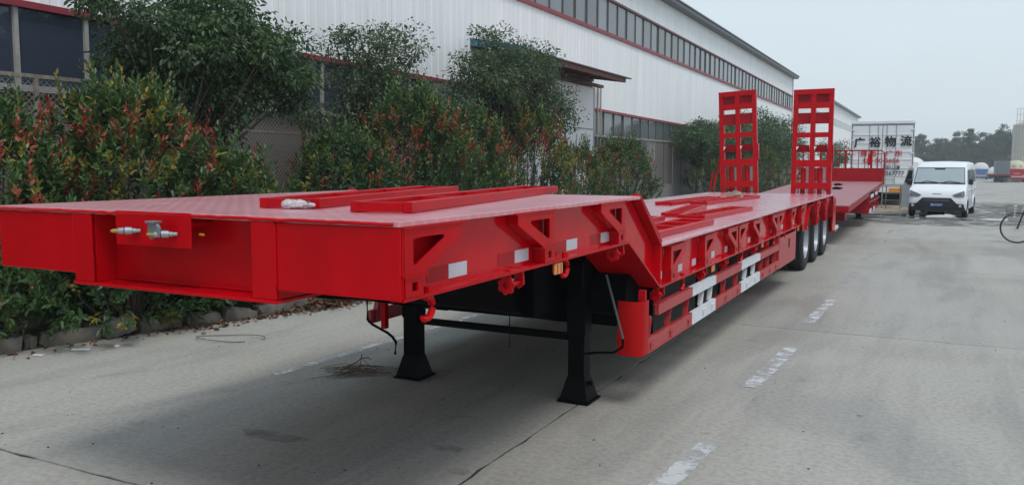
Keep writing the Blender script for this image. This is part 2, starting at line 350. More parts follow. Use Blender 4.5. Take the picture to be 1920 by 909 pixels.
def leaves(name, P, D, size, m, parent=None, org=(0, 0, 0), width=.42, fine=True, roll=None, tint=None):
    """P leaf bases, D leaf directions (n x 3), size (n,)"""
    n = len(P); D = D/np.linalg.norm(D, axis=1, keepdims=True)
    rv = rng.normal(size=(n, 3))*.6+np.array([0, 0, 1.0]); S = np.cross(D, rv); S /= np.linalg.norm(S, axis=1, keepdims=True)+1e-9
    U = np.cross(S, D); size = size[:, None]; W_ = size*width*.5
    P = P-np.array(org)
    if fine:
        fold = .35
        vs = [P, P+D*size*.35+S*W_+U*W_*fold, P+D*size*.72+S*W_*.75+U*W_*fold*.75-U*size*.03, P+D*size-U*size*.12, P+D*size*.72-S*W_*.75+U*W_*fold*.75-U*size*.03, P+D*size*.35-S*W_+U*W_*fold]
        fs = [(0, 1, 2, 3), (0, 3, 4, 5)]
    else:
        vs = [P, P+D*size*.5+S*W_+U*W_*.35, P+D*size, P+D*size*.5-S*W_+U*W_*.35]
        fs = [(0, 1, 2), (0, 2, 3)]
    k = len(vs); V = np.stack(vs, 1).reshape(-1, 3)
    fl = np.array(fs); q = fl.shape[1]; nf = len(fs)
    idx = (np.arange(n)[:, None, None]*k+fl[None]).reshape(-1)
    me = bpy.data.meshes.new(name); me.vertices.add(len(V)); me.vertices.foreach_set('co', V.astype(np.float32).ravel())
    me.loops.add(len(idx)); me.loops.foreach_set('vertex_index', idx.astype(np.int32)); me.polygons.add(n*nf)
    me.polygons.foreach_set('loop_start', np.arange(0, len(idx), q, dtype=np.int32)); me.update(calc_edges=True)
    at = me.attributes.new('tint', 'FLOAT', 'FACE'); tv = np.repeat(np.clip(rng.beta(2, 2.4, n) if tint is None else tint+rng.normal(size=n)*.10, 0, 1), nf).astype(np.float32); at.data.foreach_set('value', tv)
    me.materials.append(m); o = bpy.data.objects.new(name, me); COL.objects.link(o)
    if parent: o.parent = parent
    if parent and name.endswith('shoots'): o['kind'] = 'stuff'
    return o
def shoot_leaves(P, D, Ln, nl, size):
    """expand shoots to leaves"""
    n = len(P); D = D/np.linalg.norm(D, axis=1, keepdims=True)
    A = np.cross(D, rng.normal(size=(n, 3))); A /= np.linalg.norm(A, axis=1, keepdims=True); B = np.cross(D, A)
    t = (np.arange(nl)+.5)/nl; ang = np.arange(nl)*2.4
    base = P[:, None]+D[:, None]*(t[None, :, None]*Ln[:, None, None])
    rad = A[:, None]*np.cos(ang)[None, :, None]+B[:, None]*np.sin(ang)[None, :, None]
    op = (1.1-.75*t)[None, :, None]
    d = rad*op+D[:, None]*(.35+.75*t)[None, :, None]+rng.normal(size=base.shape)*.16
    s = size*(1-.25*np.abs(t-.4))[None]*rng.uniform(.65, 1.2, (n, nl))
    return base.reshape(-1, 3), d.reshape(-1, 3), s.ravel()
def rough_dir(n): d = rng.normal(size=(n, 3)); return d/np.linalg.norm(d, axis=1, keepdims=True)
def shrub(X, Y, rx, ry, h, ns, label, red=.12, yel=.03, size=.085, zmin=.15, seed=0, ztop_red=.4, spikes=.12, group='photinia shrubs along the planting bed', fine=True, nl=13, tone=GRN):
    global rng; rng = np.random.default_rng(seed+100)
    g0 = gz(Y)+.05; root = thing('photinia_shrub', label, 'shrub', (X, Y, g0), group=group)
    zz = rng.uniform(0, 1, ns)**.8; ph = rng.uniform(0, 2*np.pi, ns)
    prof = np.interp(zz, [0, .12, .35, .6, .85, 1], [.72, .95, 1.0, .88, .60, .25])
    lump = 1+.16*np.sin(3*ph+seed)+.12*np.sin(5*ph+zz*9+seed*2)+.10*np.sin(9*ph-zz*14)
    rr = prof*lump*rng.uniform(.35, 1, ns)**.45
    P = np.stack([rr*rx*np.cos(ph), rr*ry*np.sin(ph), zmin+zz*(h-zmin)*.93], 1)
    out_ = np.stack([np.cos(ph), np.sin(ph), np.zeros(ns)], 1)
    D = out_*(.75-.5*zz)[:, None]+np.array([0, 0, .75])+rng.normal(size=(ns, 3))*.28
    low = zz < .22; D[low] = out_[low]+np.array([0, 0, -.15])+rng.normal(size=(low.sum(), 3))*.3
    Ln = rng.uniform(.14, .30, ns); sel = (rng.uniform(size=ns) < spikes) & (zz > .45); Ln[sel] *= 1.9; D[sel] = D[sel]*.4+np.array([0, 0, 1.0])
    clus = np.sin(ph*4.3+seed*1.7+zz*5)*np.sin(zz*13+seed+ph*2)
    pr = red*np.clip((zz-ztop_red)/.3+.35, .10, 1.6)*(rr > .55)*np.where(clus > .15, 2.3, .35); u = rng.uniform(size=ns)
    isr = u < pr; isy = (~isr) & (u < pr+yel*2*np.where(clus < 0, 1.6, .5))
    D[isr] = D[isr]*.45+np.array([0, 0, .8]); P[isr] += out_[isr]*.06
    tone_ = .18+.42*rng.uniform(size=ns)**1.3+.12*(zz > .5)+.12*np.sin(ph*2+seed)
    bl, dl, s = shoot_leaves(P, D, Ln, nl, size); tt_ = (tone_[:, None]*(.75+.5*(np.arange(nl)/nl)[None])).ravel(); rep = np.repeat(isr, nl); ry_ = np.repeat(isy, nl)
    tipfac = np.tile(np.arange(nl)/nl > .25, ns); rr_ = rep & tipfac
    leaves('foliage', bl[~(rr_ | ry_)], dl[~(rr_ | ry_)], s[~(rr_ | ry_)], tone, root, fine=fine, tint=tt_[~(rr_ | ry_)])
    if rr_.any(): leaves('red_shoots', bl[rr_], dl[rr_], s[rr_]*.95, REDL, root, fine=fine)
    if ry_.any(): leaves('yellow_shoots', bl[ry_], dl[ry_], s[ry_], YELL, root, fine=fine)
    st = MB(); r = random.Random(seed)
    for k in range(16):
        a = r.uniform(0, 6.28); q = r.uniform(.3, .75); z1 = h*r.uniform(.5, .95)
        st.tube([(.1*math.cos(a), .1*math.sin(a), -.05), (q*rx*.5*math.cos(a), q*ry*.5*math.sin(a), z1*.45), (q*rx*.8*math.cos(a), q*ry*.8*math.sin(a), z1)], [.02, .014, .006], 5)
    st.build('stem', BARK, root); return root
def tree(X, Y, crown, label, trunk_top, nclump=40, per=150, size=.075, m=TREEL, lean=(0, 0), seed=1, clr=.42, name='broadleaf_tree', group=None, fine=False, tr=.07, droop=.3, z0=None, cat='tree'):
    """crown: list of (dx,dy,z,rx,ry,rz) ellipsoids"""
    global rng; rng = np.random.default_rng(seed+500); r = random.Random(seed)
    g0 = gz(Y)+.03 if z0 is None else z0; root = thing(name, label, cat, (X, Y, g0), group=group)
    C = []
    tot = sum(c[3]*c[4]*c[5] for c in crown)
    for c in crown:
        k = max(2, int(round(nclump*c[3]*c[4]*c[5]/tot)))
        u = rough_dir(k)*(rng.uniform(.15, 1, (k, 1))**.5); C.append(u*np.array(c[3:6])+np.array(c[0:3]))
    C = np.concatenate(C); nc = len(C); rad = rng.uniform(.6, 1.25, nc)*clr
    n = nc*per; ci = np.repeat(np.arange(nc), per); u = rough_dir(n)*(rng.uniform(0, 1, (n, 1))**.45)*rad[ci][:, None]*np.array([1, 1, .62])
    P = C[ci]+u; D = u/ (rad[ci][:, None])+rng.normal(size=(n, 3))*.55+np.array([0, 0, -droop]); s = size*rng.uniform(.6, 1.25, n)
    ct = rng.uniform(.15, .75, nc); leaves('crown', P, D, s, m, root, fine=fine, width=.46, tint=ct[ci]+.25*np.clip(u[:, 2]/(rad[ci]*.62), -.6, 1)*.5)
    st = MB(); tt = Vector((lean[0], lean[1], trunk_top)); st.tube([(0, 0, -.1), (lean[0]*.35, lean[1]*.35, trunk_top*.5), tt], [tr, tr*.8, tr*.62], 8)
    for i in range(nc):
        if i % 2 == 0 or nc < 30:
            c = Vector(C[i]); mid = tt.lerp(c, .5)+Vector((r.uniform(-.1, .1), r.uniform(-.1, .1), -.08*(c-tt).length))
            st.tube([tt-Vector((0, 0, r.uniform(0, .3)*trunk_top)), mid, c], [tr*.42, tr*.26, tr*.1], 5)
    st.build('trunk', BARK, root, smooth=True); return root
shrub(-8.75, 3.0, 1.25, 1.3, 1.9, 620, 'bushy green shrub at the far left edge, beside the large red tipped shrub', red=.10, seed=1)
shrub(-8.6, 5.0, 1.1, 1.2, 2.25, 1350, 'large photinia shrub with red tips in front of the leftmost warehouse windows', red=.24, seed=2, spikes=.22)
shrub(-8.3, 6.5, 1.15, 1.1, 2.55, 1600, 'tallest photinia shrub full of red and orange tips, behind the gooseneck front left corner', red=.26, yel=.05, seed=3, spikes=.25)
shrub(-7.95, 7.6, .95, .75, 1.75, 900, 'lower green shrub just left of the rusty fence panels', red=.05, yel=.05, seed=4, spikes=.15)
shrub(-7.5, 5.8, .75, 1.25, 1.1, 620, 'low dark leafy skirt of bush hanging over the broken kerb stones', red=.01, yel=.02, seed=5, spikes=.02, zmin=.12)
shrub(-7.45, 6.95, .6, .7, 1.1, 380, 'low dark bush by the kerb beneath the trailer front', red=.0, yel=.01, seed=15, spikes=.02, zmin=.1)
shrub(-8.6, 10.75, .95, .95, 2.15, 850, 'photinia shrub right of the rusty fence panels', red=.12, seed=6, spikes=.2)
shrub(-8.4, 12.5, 1.1, 1.2, 3.0, 1250, 'wide photinia shrub with scattered red tips behind the gooseneck deck', red=.20, yel=.03, seed=7, spikes=.3)
shrub(-8.4, 14.4, 1.05, 1.1, 2.8, 1050, 'photinia shrub with a few red tips left of the leaning tree trunk', red=.15, seed=8, spikes=.25)
shrub(-8.4, 17.3, 1.1, 1.3, 2.9, 900, 'shrub with orange and yellow upper leaves below the round tree', red=.22, yel=.14, seed=9, spikes=.3)
shrub(-8.2, 19.6, .9, 1.1, 2.1, 600, 'loose yellowish shrub in front of the white sliding door', red=.10, yel=.10, seed=10, spikes=.35)
shrub(-8.1, 22.9, 1.0, 1.6, 2.35, 1000, 'dense dark shrub with dull red spikes right of the sliding door', red=.14, seed=11, spikes=.35)
shrub(-9.1, 37.5, 1.1, 2.2, 1.9, 420, 'dark green shrub beneath the small round tree by the grey fence', red=.03, seed=12, size=.11, fine=False)
shrub(-9.0, 43.0, 1.2, 2.8, 2.0, 420, 'green shrub seen left of the left ramp', red=.05, seed=13, size=.12, fine=False)
shrub(-9.0, 49.5, 1.3, 3.2, 2.5, 520, 'green shrub with yellow leaves seen between the two ramps', red=.03, yel=.12, seed=14, size=.13, fine=False)
shrub(-9.0, 57, 1.3, 3.6, 2.6, 420, 'dark shrub close behind the right ramp', red=.03, yel=.03, seed=16, size=.14, fine=False)
tree(-9.3, 8.0, [(0, .1, 3.25, .8, .9, .6), (0, 1.3, 3.25, .8, .8, .6), (.1, 2.15, 2.95, .6, .4, .4), (0, -.7, 3.75, .5, .5, .22), (0, .8, 3.75, .6, .7, .4), (0, .85, 2.55, .6, .45, .5), (.1, 1.9, 3.45, .5, .5, .35)], 'dark green spreading tree behind the left shrub, drooping over the fence', 1.7, nclump=165, per=140, size=.085, tr=.045, seed=21, clr=.36, fine=True, droop=.6)
tree(-9.6, 12.6, [(0, .1, 3.5, .6, .85, .75), (0, 1.0, 3.9, .6, .6, .55), (0, -1.1, 2.55, .6, .5, .35), (0, .6, 2.8, .8, 1.0, .5), (0, -.5, 4.0, .3, .4, .25)], 'thin pale tree with sparse crown and some brown leaves, middle of the row', 1.9, nclump=110, per=110, size=.08, m=TREEL2, seed=22, clr=.36, droop=.2)
tree(-9.0, 17.6, [(0, .3, 3.5, 1.0, 2.2, .95), (0, -1.6, 3.5, .8, .9, .8), (0, 1.2, 4.2, .7, 1.1, .6), (0, 1.7, 3.0, .9, .9, .6), (0, -.5, 4.5, .6, .7, .4)], 'round headed leafy tree with leaning trunk under the canopy', 1.9, nclump=180, per=150, size=.085, seed=23, clr=.42, lean=(0, -.7), m=TREEL2)
tree(-9.7, 37.5, [(0, 0, 2.75, 1.3, 2.9, .75), (0, .6, 3.3, 1.1, 1.8, .45)], 'small round tree with dark trunk by the grey mesh fence', 1.7, nclump=90, per=110, size=.12, seed=24, clr=.5, tr=.1)
tree(-9.6, 43.5, [(0, 0, 3.2, 1.4, 2.6, .9), (0, 1.0, 2.3, 1.3, 2, .8)], 'green tree partly hidden behind the left ramp', 1.8, nclump=80, per=110, size=.13, seed=25, clr=.55, tr=.1)
tree(-9.6, 50.5, [(0, -.6, 3.9, 1.4, 2.6, 1.1), (0, 1.0, 3.0, 1.5, 3.2, 1.0)], 'tallest green tree seen between the two ramps', 1.8, nclump=100, per=110, size=.14, seed=26, clr=.6, tr=.1)
tree(-9.6, 59, [(0, 0, 3.9, 1.5, 3.2, 1.2), (0, 1.5, 2.8, 1.5, 3.0, 1)], 'green tree just left of the right ramp, before the building corner', 1.8, nclump=90, per=110, size=.15, seed=27, clr=.65, tr=.1)
tree(-8.9, 85, [(0, 0, 3.0, 1.6, 4, 1.3)], 'far dark tree behind the right ramp, before the second hall', 1.8, nclump=50, per=90, size=.2, seed=28, clr=.8, tr=.1)
# distant tree belt
FAR_L = ['far tree whose crown shows behind the right edge of the box lorry', 'tall dark far tree just right of the box lorry', 'low far tree in a dip above the left end of the van roof', 'rounded far tree above the left half of the van roof', 'far tree above the middle of the van roof', 'highest far tree, above the right half of the van roof', 'far tree above the right end of the van roof', 'low far tree over the blue and white tanker', 'far tree left of and above the grey container', 'tall broad far tree above the grey container', 'far tree whose crown touches the left side of the silo', 'far tree standing right behind the silo']
def far_label(k): return FAR_L[k]
fx = [(-9.5, 8.2), (-5.2, 10.2), (-1.5, 8.0), (1.4, 8.6), (4.2, 10.0), (7.0, 10.8), (9.4, 9.2), (11.2, 8.6), (13.2, 10.4), (15.6, 11.2), (18.4, 11.2), (22, 11.5)]
adj = ['low', 'rounded', 'ragged', 'broad', 'tall pointed', 'pale', 'bushy']
for k, (x, h) in enumerate(fx):
    Y = 262+random.uniform(-8, 8); w_ = random.uniform(2.2, 3.2)
    h *= 1.28
    tree(x, Y, [(0, 0, h*.55, w_, w_, h*.36), (random.uniform(-1, 1), 0, h*.8, w_*.6, w_*.6, h*.2), (0, 0, h*.22, w_*1.2, w_, h*.2)],
         far_label(k), h*.4, nclump=80, per=130, size=.5, m=FARL, seed=60+k, clr=.95, name='distant_tree', group='trees in the far belt', tr=.25, z0=gz(Y))
b = MB()
wp = np.stack([rng.uniform(-200, 260, 9000), rng.uniform(275, 300, 9000), rng.uniform(0, 1, 9000)], 1)
wp[:, 2] = -2.4+wp[:, 2]**.8*(7.4+1.6*np.sin(wp[:, 0]*.21)+1.2*np.sin(wp[:, 0]*.53+1))
o = leaves('distant_wood', wp, rough_dir(9000), rng.uniform(1.2, 2.6, 9000), FARL, fine=False, width=.6); tag(o, 'far hazy wood closing the view behind the yard', 'wood', kind='stuff')

# litter
rng = np.random.default_rng(11)
def litter(n, f): 
    P = []; 
    while len(P) < n:
        Y = random.uniform(4.2, 9.6); X = kx(Y)+abs(random.gauss(0, .16))-.05
        if random.random() < f(Y): P.append((X, Y, random.uniform(.004, .02)))
    for i in range(1500):
        Y = random.gauss(8.1, .45); X = kx(Y)-.12+random.gauss(0, .16); P.append((X, Y, random.uniform(.03, .17)*max(.15, 1-abs(Y-8.1)/1.2)))
    return np.array(P)
P = litter(650, lambda y: 1 if y > 5.8 else .2); D = rough_dir(len(P)); D[:, 2] *= .35
o = leaves('leaf_litter', P, D, rng.uniform(.03, .08, len(P)), DRY, width=.6); tag(o, 'dry brown fallen leaves heaped along the kerb', 'leaf litter', kind='stuff')
PLA = mat('white_litter', (.7, .7, .7), .5)
for k, (x, y, rz, lb) in enumerate([(-7.05, 4.95, .5, 'white strip of litter lying at the kerb, by the long stone'), (-7.18, 4.62, .2, 'small pale scrap of litter near the leftmost grey stone'), (-6.88, 5.2, 1.2, 'tiny white cap lying by the tilted kerb stone')]):
    l_ = [.085, .05, .02][k]; o = MB().box(-l_, l_, -.015, .015, 0, .016).build('litter_scrap', PLA, bevel=.004); o.location = (x, y, .004); o.rotation_euler = (0, 0, rz); tag(o, lb, 'litter')
TWIG = mat('dry_twig', (.15, .115, .085), .85, var=.3); TWIGR = mat('reddish_twig', (.16, .05, .05), .7)
b = MB(); r = random.Random(5)
for k in range(38):
    a = r.gauss(.25, .6); l_ = r.uniform(.08, .26); cx, cy_ = r.gauss(0, .08), r.gauss(0, .035); z = r.uniform(.006, .075)
    b.tube([(cx-l_*math.cos(a), cy_-l_*math.sin(a), z*.4+.003), (cx+r.gauss(0, .01), cy_+r.gauss(0, .02), z+.01), (cx+l_*math.cos(a), cy_+l_*math.sin(a), z*.5+.004)], .0025, 4)
b.tube([(.2, .02, .012), (.4, .1, .006), (.62, .14, .005), (.8, .1, .005)], .0022, 4)
tw = thing('brush_pile', 'tangle of dry twigs with a wilted branch on the concrete by the far landing leg', 'twigs', (-4.22, 5.42, 0), rz=yaw)
b.build('twigs', TWIG, tw)
MB().tube([(-.13, .02, .01), (-.10, .02, .05), (-.05, .03, .08), (.0, .03, .10), (.04, .03, .135), (.10, .03, .14), (.12, .03, .125)], .005, 5).tube([(.04, .03, .135), (.045, .03, .17)], .004, 5).tube([(.04, .03, .135), (.03, .02, .07), (.0, .02, .02)], .004, 5).tube([(.05, .03, .13), (.12, .03, .06), (.16, .02, .02)], .003, 5).build('wilted_branch', TWIGR, tw)
o = MB().tube([(-6.2+.33*math.cos(t)*(1+.1*math.sin(3*t)), 5.95+.16*math.sin(t)+.1*math.cos(t), .008+.01*(1+math.sin(2*t))) for t in [i*2*math.pi/28 for i in range(26)]], .005, 5).build('wire_loop', TWIG, smooth=True)
tag(o, 'bent loop of brown wire lying on the concrete near the kerb', 'wire')

pb = MB(); r = random.Random(31)
for k in range(150):
    X = r.uniform(-6.5, 3.5); Y = 3+r.random()**2*16; q = r.uniform(.003, .009); zq = .004
    pb.add([(X-q, Y-q*.8, 0), (X+q, Y-q, 0), (X+q*.9, Y+q, 0), (X-q*.8, Y+q, 0), (X, Y, q*.9)], [(0, 3, 2, 1), (0, 1, 4), (1, 2, 4), (2, 3, 4), (3, 0, 4)])
o = pb.build('grit', mat('dark_grit', (.06, .055, .05), .9)); tag(o, 'small dark stones and crumbs scattered over the concrete yard', 'grit', kind='stuff')
# ------------------------------------------------------------------ lowbed trailer
XR, XL, YF = -1.79, -4.27, 2.58
T0 = ((XR+XL)/2, YF, 0)
tr = thing('lowbed_trailer', 'long red lowbed semi trailer with raised gooseneck and folding rear ramps', 'trailer', T0)
def TP(b, name, m, **k): return b.build(name, m, tr, org=T0, **k)
ZT = 1.53; ZM = 1.16
# decks
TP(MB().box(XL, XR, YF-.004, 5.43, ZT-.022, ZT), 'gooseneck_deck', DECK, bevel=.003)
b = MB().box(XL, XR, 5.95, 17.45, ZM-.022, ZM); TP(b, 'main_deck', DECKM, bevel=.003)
TP(MB().tube([(XL+i*.05, YF-.005+random.gauss(0, .0012), ZT-.012+random.gauss(0, .0012)) for i in range(50)], .008, 6), 'weld_bead', RED)
TP(MB().add([(XL, 5.43, ZT-.001), (XR, 5.43, ZT-.001), (XR, 5.95, ZM), (XL, 5.95, ZM), (XL, 5.43, ZT-.02), (XR, 5.43, ZT-.02), (XR, 5.95, ZM-.02), (XL, 5.95, ZM-.02)], [(0, 1, 2, 3), (4, 7, 6, 5), (0, 3, 7, 4), (1, 5, 6, 2)]), 'sloping_neck_plate', RED)
# front face
zt = ZT-.024
TP(MB().box(XL, -3.685, YF, YF+.012, 1.22, zt), 'front_panel', RED, bevel=.003)
TP(MB().box(-2.407, XR-.004, YF, YF+.012, 1.225, zt), 'front_panel', RED, bevel=.003)
TP(MB().box(-3.68, -3.55, YF-.006, YF+.006, 1.185, zt), 'front_flange', RED, bevel=.002)
TP(MB().box(-2.54, -2.412, YF-.006, YF+.006, 1.185, zt), 'front_flange', RED, bevel=.002)
for q in ((-3.66, .2), (-3.556, .2), (-2.552, .2), (-2.424, .35)): TP(MB().box(q[0], q[0]+.012, YF+.014, YF+q[1], 1.185, zt), 'beam_web', RED)
TP(MB().box(-3.543, -2.553, YF+.12, YF+.132, 1.185, zt), 'recessed_panel', RED)
TP(MB().box(-3.69, -2.402, YF-.012, YF+.5, 1.168, 1.183), 'front_bottom_flange', RED, bevel=.003)
TP(MB().box(-3.37, -2.885, YF-.01, YF-.004, 1.375, 1.53), 'coupling_plate', RED, bevel=.002)
TP(MB().box(-3.36, -3.33, YF-.003, YF+.12, 1.47, 1.485).box(-2.92, -2.89, YF-.003, YF+.12, 1.47, 1.485), 'plate_bracket', RED)
def coupling(cx, cz, cap):
    d = Vector((-.80, -.55, .0)).normalized(); p = Vector((cx, YF-.012, cz)); pr = [(.0, .009), (.02, .009), (.02, .012), (.035, .012), (.035, .017), (.066, .018), (.068, .0155), (.095, .0145), (.1, .012)]
    b = MB()
    for (a, r0), (a2, r1) in zip(pr, pr[1:]):
        if a2 > a: b.cyl(p+d*a, p+d*a2, r0, r1, 14)
    c = TP(b, 'air_coupling', STEEL, smooth=True)
    q = MB().cyl(p+d*.1, p+d*.122, .0095, .009, 10).cyl(p+d*.122, p+d*.13, .006, .005, 8).build('coupling_nose', BRASS, c, org=T0, smooth=True)
    MB().cyl(p+d*.066, p+d*.07, .019, .019, 14).build('seal_ring', RUB, c, org=T0, smooth=True)
    if cap:
        MB().prism([(cx-.118, cz+.052), (cx-.07, cz+.054), (cx-.05, cz+.03), (cx-.045, cz), (cx-.105, cz-.025), (cx-.125, cz+.0)], 'xz', YF-.07, YF-.055).box(cx-.12, cx-.062, YF-.085, YF-.04, cz+.048, cz+.058).build('hinged_cap', mat('grey_cap', (.2, .22, .23), .4, metal=.4), c, org=T0, bevel=.003)
coupling(-3.2, 1.443, False); coupling(-2.965, 1.437, True)
TP(MB().cyl((-2.865, YF+.02, 1.437), (-2.835, YF+.015, 1.437), .005, None, 8), 'air_fitting', YEL)
# side beams: profile along Y
def side(Xo, sgn):
    Xw = Xo-sgn*.065
    lo = [(2.6, 1.232), (5.20, 1.24), (5.93, .845), (13.05, .845)]; hi = [(13.05, ZM-.024), (5.935, ZM-.024), (5.41, ZT-.024), (2.6, ZT-.024)]
    TP(MB().prism(lo+hi, 'yz', Xw-sgn*.004, Xw), 'side_web', REDW)
    def band(pts, t, w_, name, inn=0):
        b = MB()
        for (a, c) in zip(pts, pts[1:]):
            d = Vector((0, c[0]-a[0], c[1]-a[1])).normalized(); n = Vector((0, -d.z, d.y))*t
            A, C = Vector((0, *a)), Vector((0, *c)); x0, x1 = sorted((Xo-sgn*inn, Xo-sgn*w_))
            V = [(x, *(q+o_).yz) for x in (x0, x1) for q, o_ in ((A, Vector()), (C, Vector()), (C, n), (A, n))]
            b.add(V, [(0, 1, 2, 3), (7, 6, 5, 4), (0, 4, 5, 1), (1, 5, 6, 2), (2, 6, 7, 3), (3, 7, 4, 0)])
        return TP(b, name, RED)
    band([(2.6, 1.218), (5.20, 1.226)], .014, .064, 'lower_flange'); band([(5.93, .831), (13.05, .831)], .014, .064, 'lower_flange')
    band([(5.2, 1.226), (5.93, .831)], .014, .40, 'slanted_lower_flange')
    band([(5.42, ZT-.004), (5.948, ZM+.01)], .02, .066, 'slanted_upper_flange')
    TP(MB().box(*sorted((Xo-sgn*.002, Xo-sgn*.064)), 5.93, 5.944, .846, ZM+.0), 'vertical_flange', RED)
    TP(MB().box(*sorted((Xo-sgn*.001, Xo-sgn*.064)), 2.593, 2.601, 1.233, ZT-.024), 'end_plate', RED)
side(XR, 1); side(XL, -1)
# brackets
def bracket_parts(m):
    d = .061
    fr = MB().ring([(0, .085), (.14, .085), (.43, .215), (.43, .265), (0, .265)], [(.06, .125), (.085, .125), (.29, .213), (.285, .228), (.06, .228)], 'yz', -.009, 0)
    fr.box(-d, -.009, 0, .008, .085, .265)
    for a, c in (((.14, .085), (.43, .215)), ((.43, .215), (.43, .265))):
        dy, dz = c[0]-a[0], c[1]-a[1]; l_ = math.hypot(dy, dz); n = (-dz/l_*.008, dy/l_*.008)
        fr.prism([a, c, (c[0]+n[0], c[1]+n[1]), (a[0]+n[0], a[1]+n[1])], 'yz', -d, -.0095)
    top = MB().box(-d, .008, -.015, .47, .266, .274)
    pk = MB().ring([(0, 0), (.125, 0), (.125, .075), (0, .075)], [(.045, .022), (.085, .022), (.085, .056), (.045, .056)], 'yz', -.008, .004).box(-d, -.0085, 0, .008, 0, .075).box(-d, -.0085, .117, .125, 0, .075).box(-d, -.02, .009, .116, .01, .065)
    lip = MB().box(-d, .01, -.012, .16, .076, .0845)
    return [x.mesh(n, m) for x, n in ((fr, 'bracket_plate'), (top, 'top_strip'), (pk, 'stake_pocket'), (lip, 'pocket_lip'))]
BR = bracket_parts(RED)
def bracket(Y, z, mirror=False, X=XR, rx=1, sc=1):
    o = bpy.data.objects.new('stake_bracket', BR[0]); COL.objects.link(o); o.parent = tr
    o.location = (X-T0[0], Y-T0[1], z); o.scale = (rx, (-1 if mirror else 1)*sc, 1)
    for me in BR[1:]: c = bpy.data.objects.new(me.name, me); COL.objects.link(c); c.parent = o
for X, rx in ((XR, 1), (XL, -1)):
    bracket(2.605, 1.234, False, X, rx); bracket(4.0, 1.238, True, X, rx); bracket(5.12, 1.24, True, X, rx)
    for Y, mi in ((6.2, 0), (7.25, 0), (8.6, 1), (8.68, 0), (9.85, 1), (11.05, 1), (11.08, 0), (12.15, 0)): bracket(Y, .846, bool(mi), X, rx)
    for Y in (13.12, 14.95, 16.2): bracket(Y, .846, False, X, rx, .95)
# reflective tape on the web
def tape(Y, z, l_=.155, h=.062, pre=True):
    TP(MB().box(XR-.0648, XR-.0632, Y, Y+l_, z, z+h), 'reflector', RETRO)
    if pre: TP(MB().box(XR-.0648, XR-.0634, Y-l_*1.15, Y-.004, z, z+h), 'reflector', REDTAPE)['label'] = 'dark red reflective strip'
for Y in (3.03, 3.66, 4.31, 4.85): tape(Y, 1.256)
for Y in (6.05, 6.62, 7.06, 7.75, 8.30, 8.95, 9.45, 10.1, 10.9, 11.7, 12.7): tape(Y, .868, .12, .06, False)
# winches, hooks, lamps
star = [((.047 if (i//2) % 2 == 0 else .040)*math.cos(i*math.pi/14), (.047 if (i//2) % 2 == 0 else .040)*math.sin(i*math.pi/14)) for i in range(28)]
hole = [(.017*math.cos(i*math.pi/14), .017*math.sin(i*math.pi/14)) for i in range(28)]
w1 = MB().ring(star, hole, 'xz', -.012, 0).mesh('strap_winch', RED)
w2 = MB().cyl((0, 0, 0), (0, .13, 0), .014, None, 12).prism([(-.02, 0), (.02, 0), (.014, .075), (-.014, .075)], 'xz', .002, .012).prism([(-.028, -.01), (.0, -.035), (.028, -.01), (.02, .075), (-.02, .075)], 'xz', .125, .14).mesh('winch_shaft', RED, True)
hk = MB(); hk.tube([(0, .045*math.sin(t)*1.0, -.055-.045*math.cos(t)+.0) for t in [0.2+i*(math.pi*1.0)/10 for i in range(11)]][::-1], .0155, 8)
hk.tube([(0, 0.01, -.012), (0, .012, .03)], .02, 8).tube([(0, .009, -.0985), (0, -.02, -.10), (0, -.035, -.088)], [.0155, .013, .009], 8); hkm = hk.mesh('rope_hook', RED, True)
def winch(Y, z):
    o = bpy.data.objects.new('strap_winch', w1); COL.objects.link(o); o.parent = tr; o.location = (XR-.035-T0[0], Y-T0[1], z)
    c = bpy.data.objects.new('winch_shaft', w2); COL.objects.link(c); c.parent = o
def hook(Y, z):
    o = bpy.data.objects.new('rope_hook', hkm); COL.objects.link(o); o.parent = tr; o.location = (XR-.03-T0[0], Y-T0[1], z)
winch(3.52, 1.165); winch(5.0, 1.172); winch(5.93, .775); winch(7.24, .775); winch(8.1, .78); winch(9.6, .78); winch(10.3, .78); winch(11.6, .775)
hook(2.80, 1.222); hook(4.2, 1.23); hook(6.62, .833); hook(8.92, .833); hook(10.9, .833)
def amber(Y, z):
    o = TP(MB().box(XR-.02, XR-.006, Y-.05, Y+.05, z-.03, z+.03), 'amber_marker_lamp', AMB, bevel=.004)
    MB().box(XR-.0056, XR-.003, Y-.028, Y-.018, z-.026, z+.026).box(XR-.0056, XR-.003, Y+.018, Y+.028, z-.026, z+.026).build('lens_stripe', AMBD, o, org=T0)
    MB().box(XR-.03, XR-.0205, Y-.04, Y+.04, z-.02, z+.06).build('lamp_bracket', RED, o, org=T0)
amber(4.08, 1.185); amber(7.62, .79); amber(10.05, .80); amber(12.9, .79)
TP(MB().cyl((-1.93, 3.62, 1.205), (-1.86, 3.70, 1.20), .005, None, 6).cyl((-1.93, 3.68, 1.165), (-1.87, 3.74, 1.163), .005, None, 6), 'cable_tie', PLA)
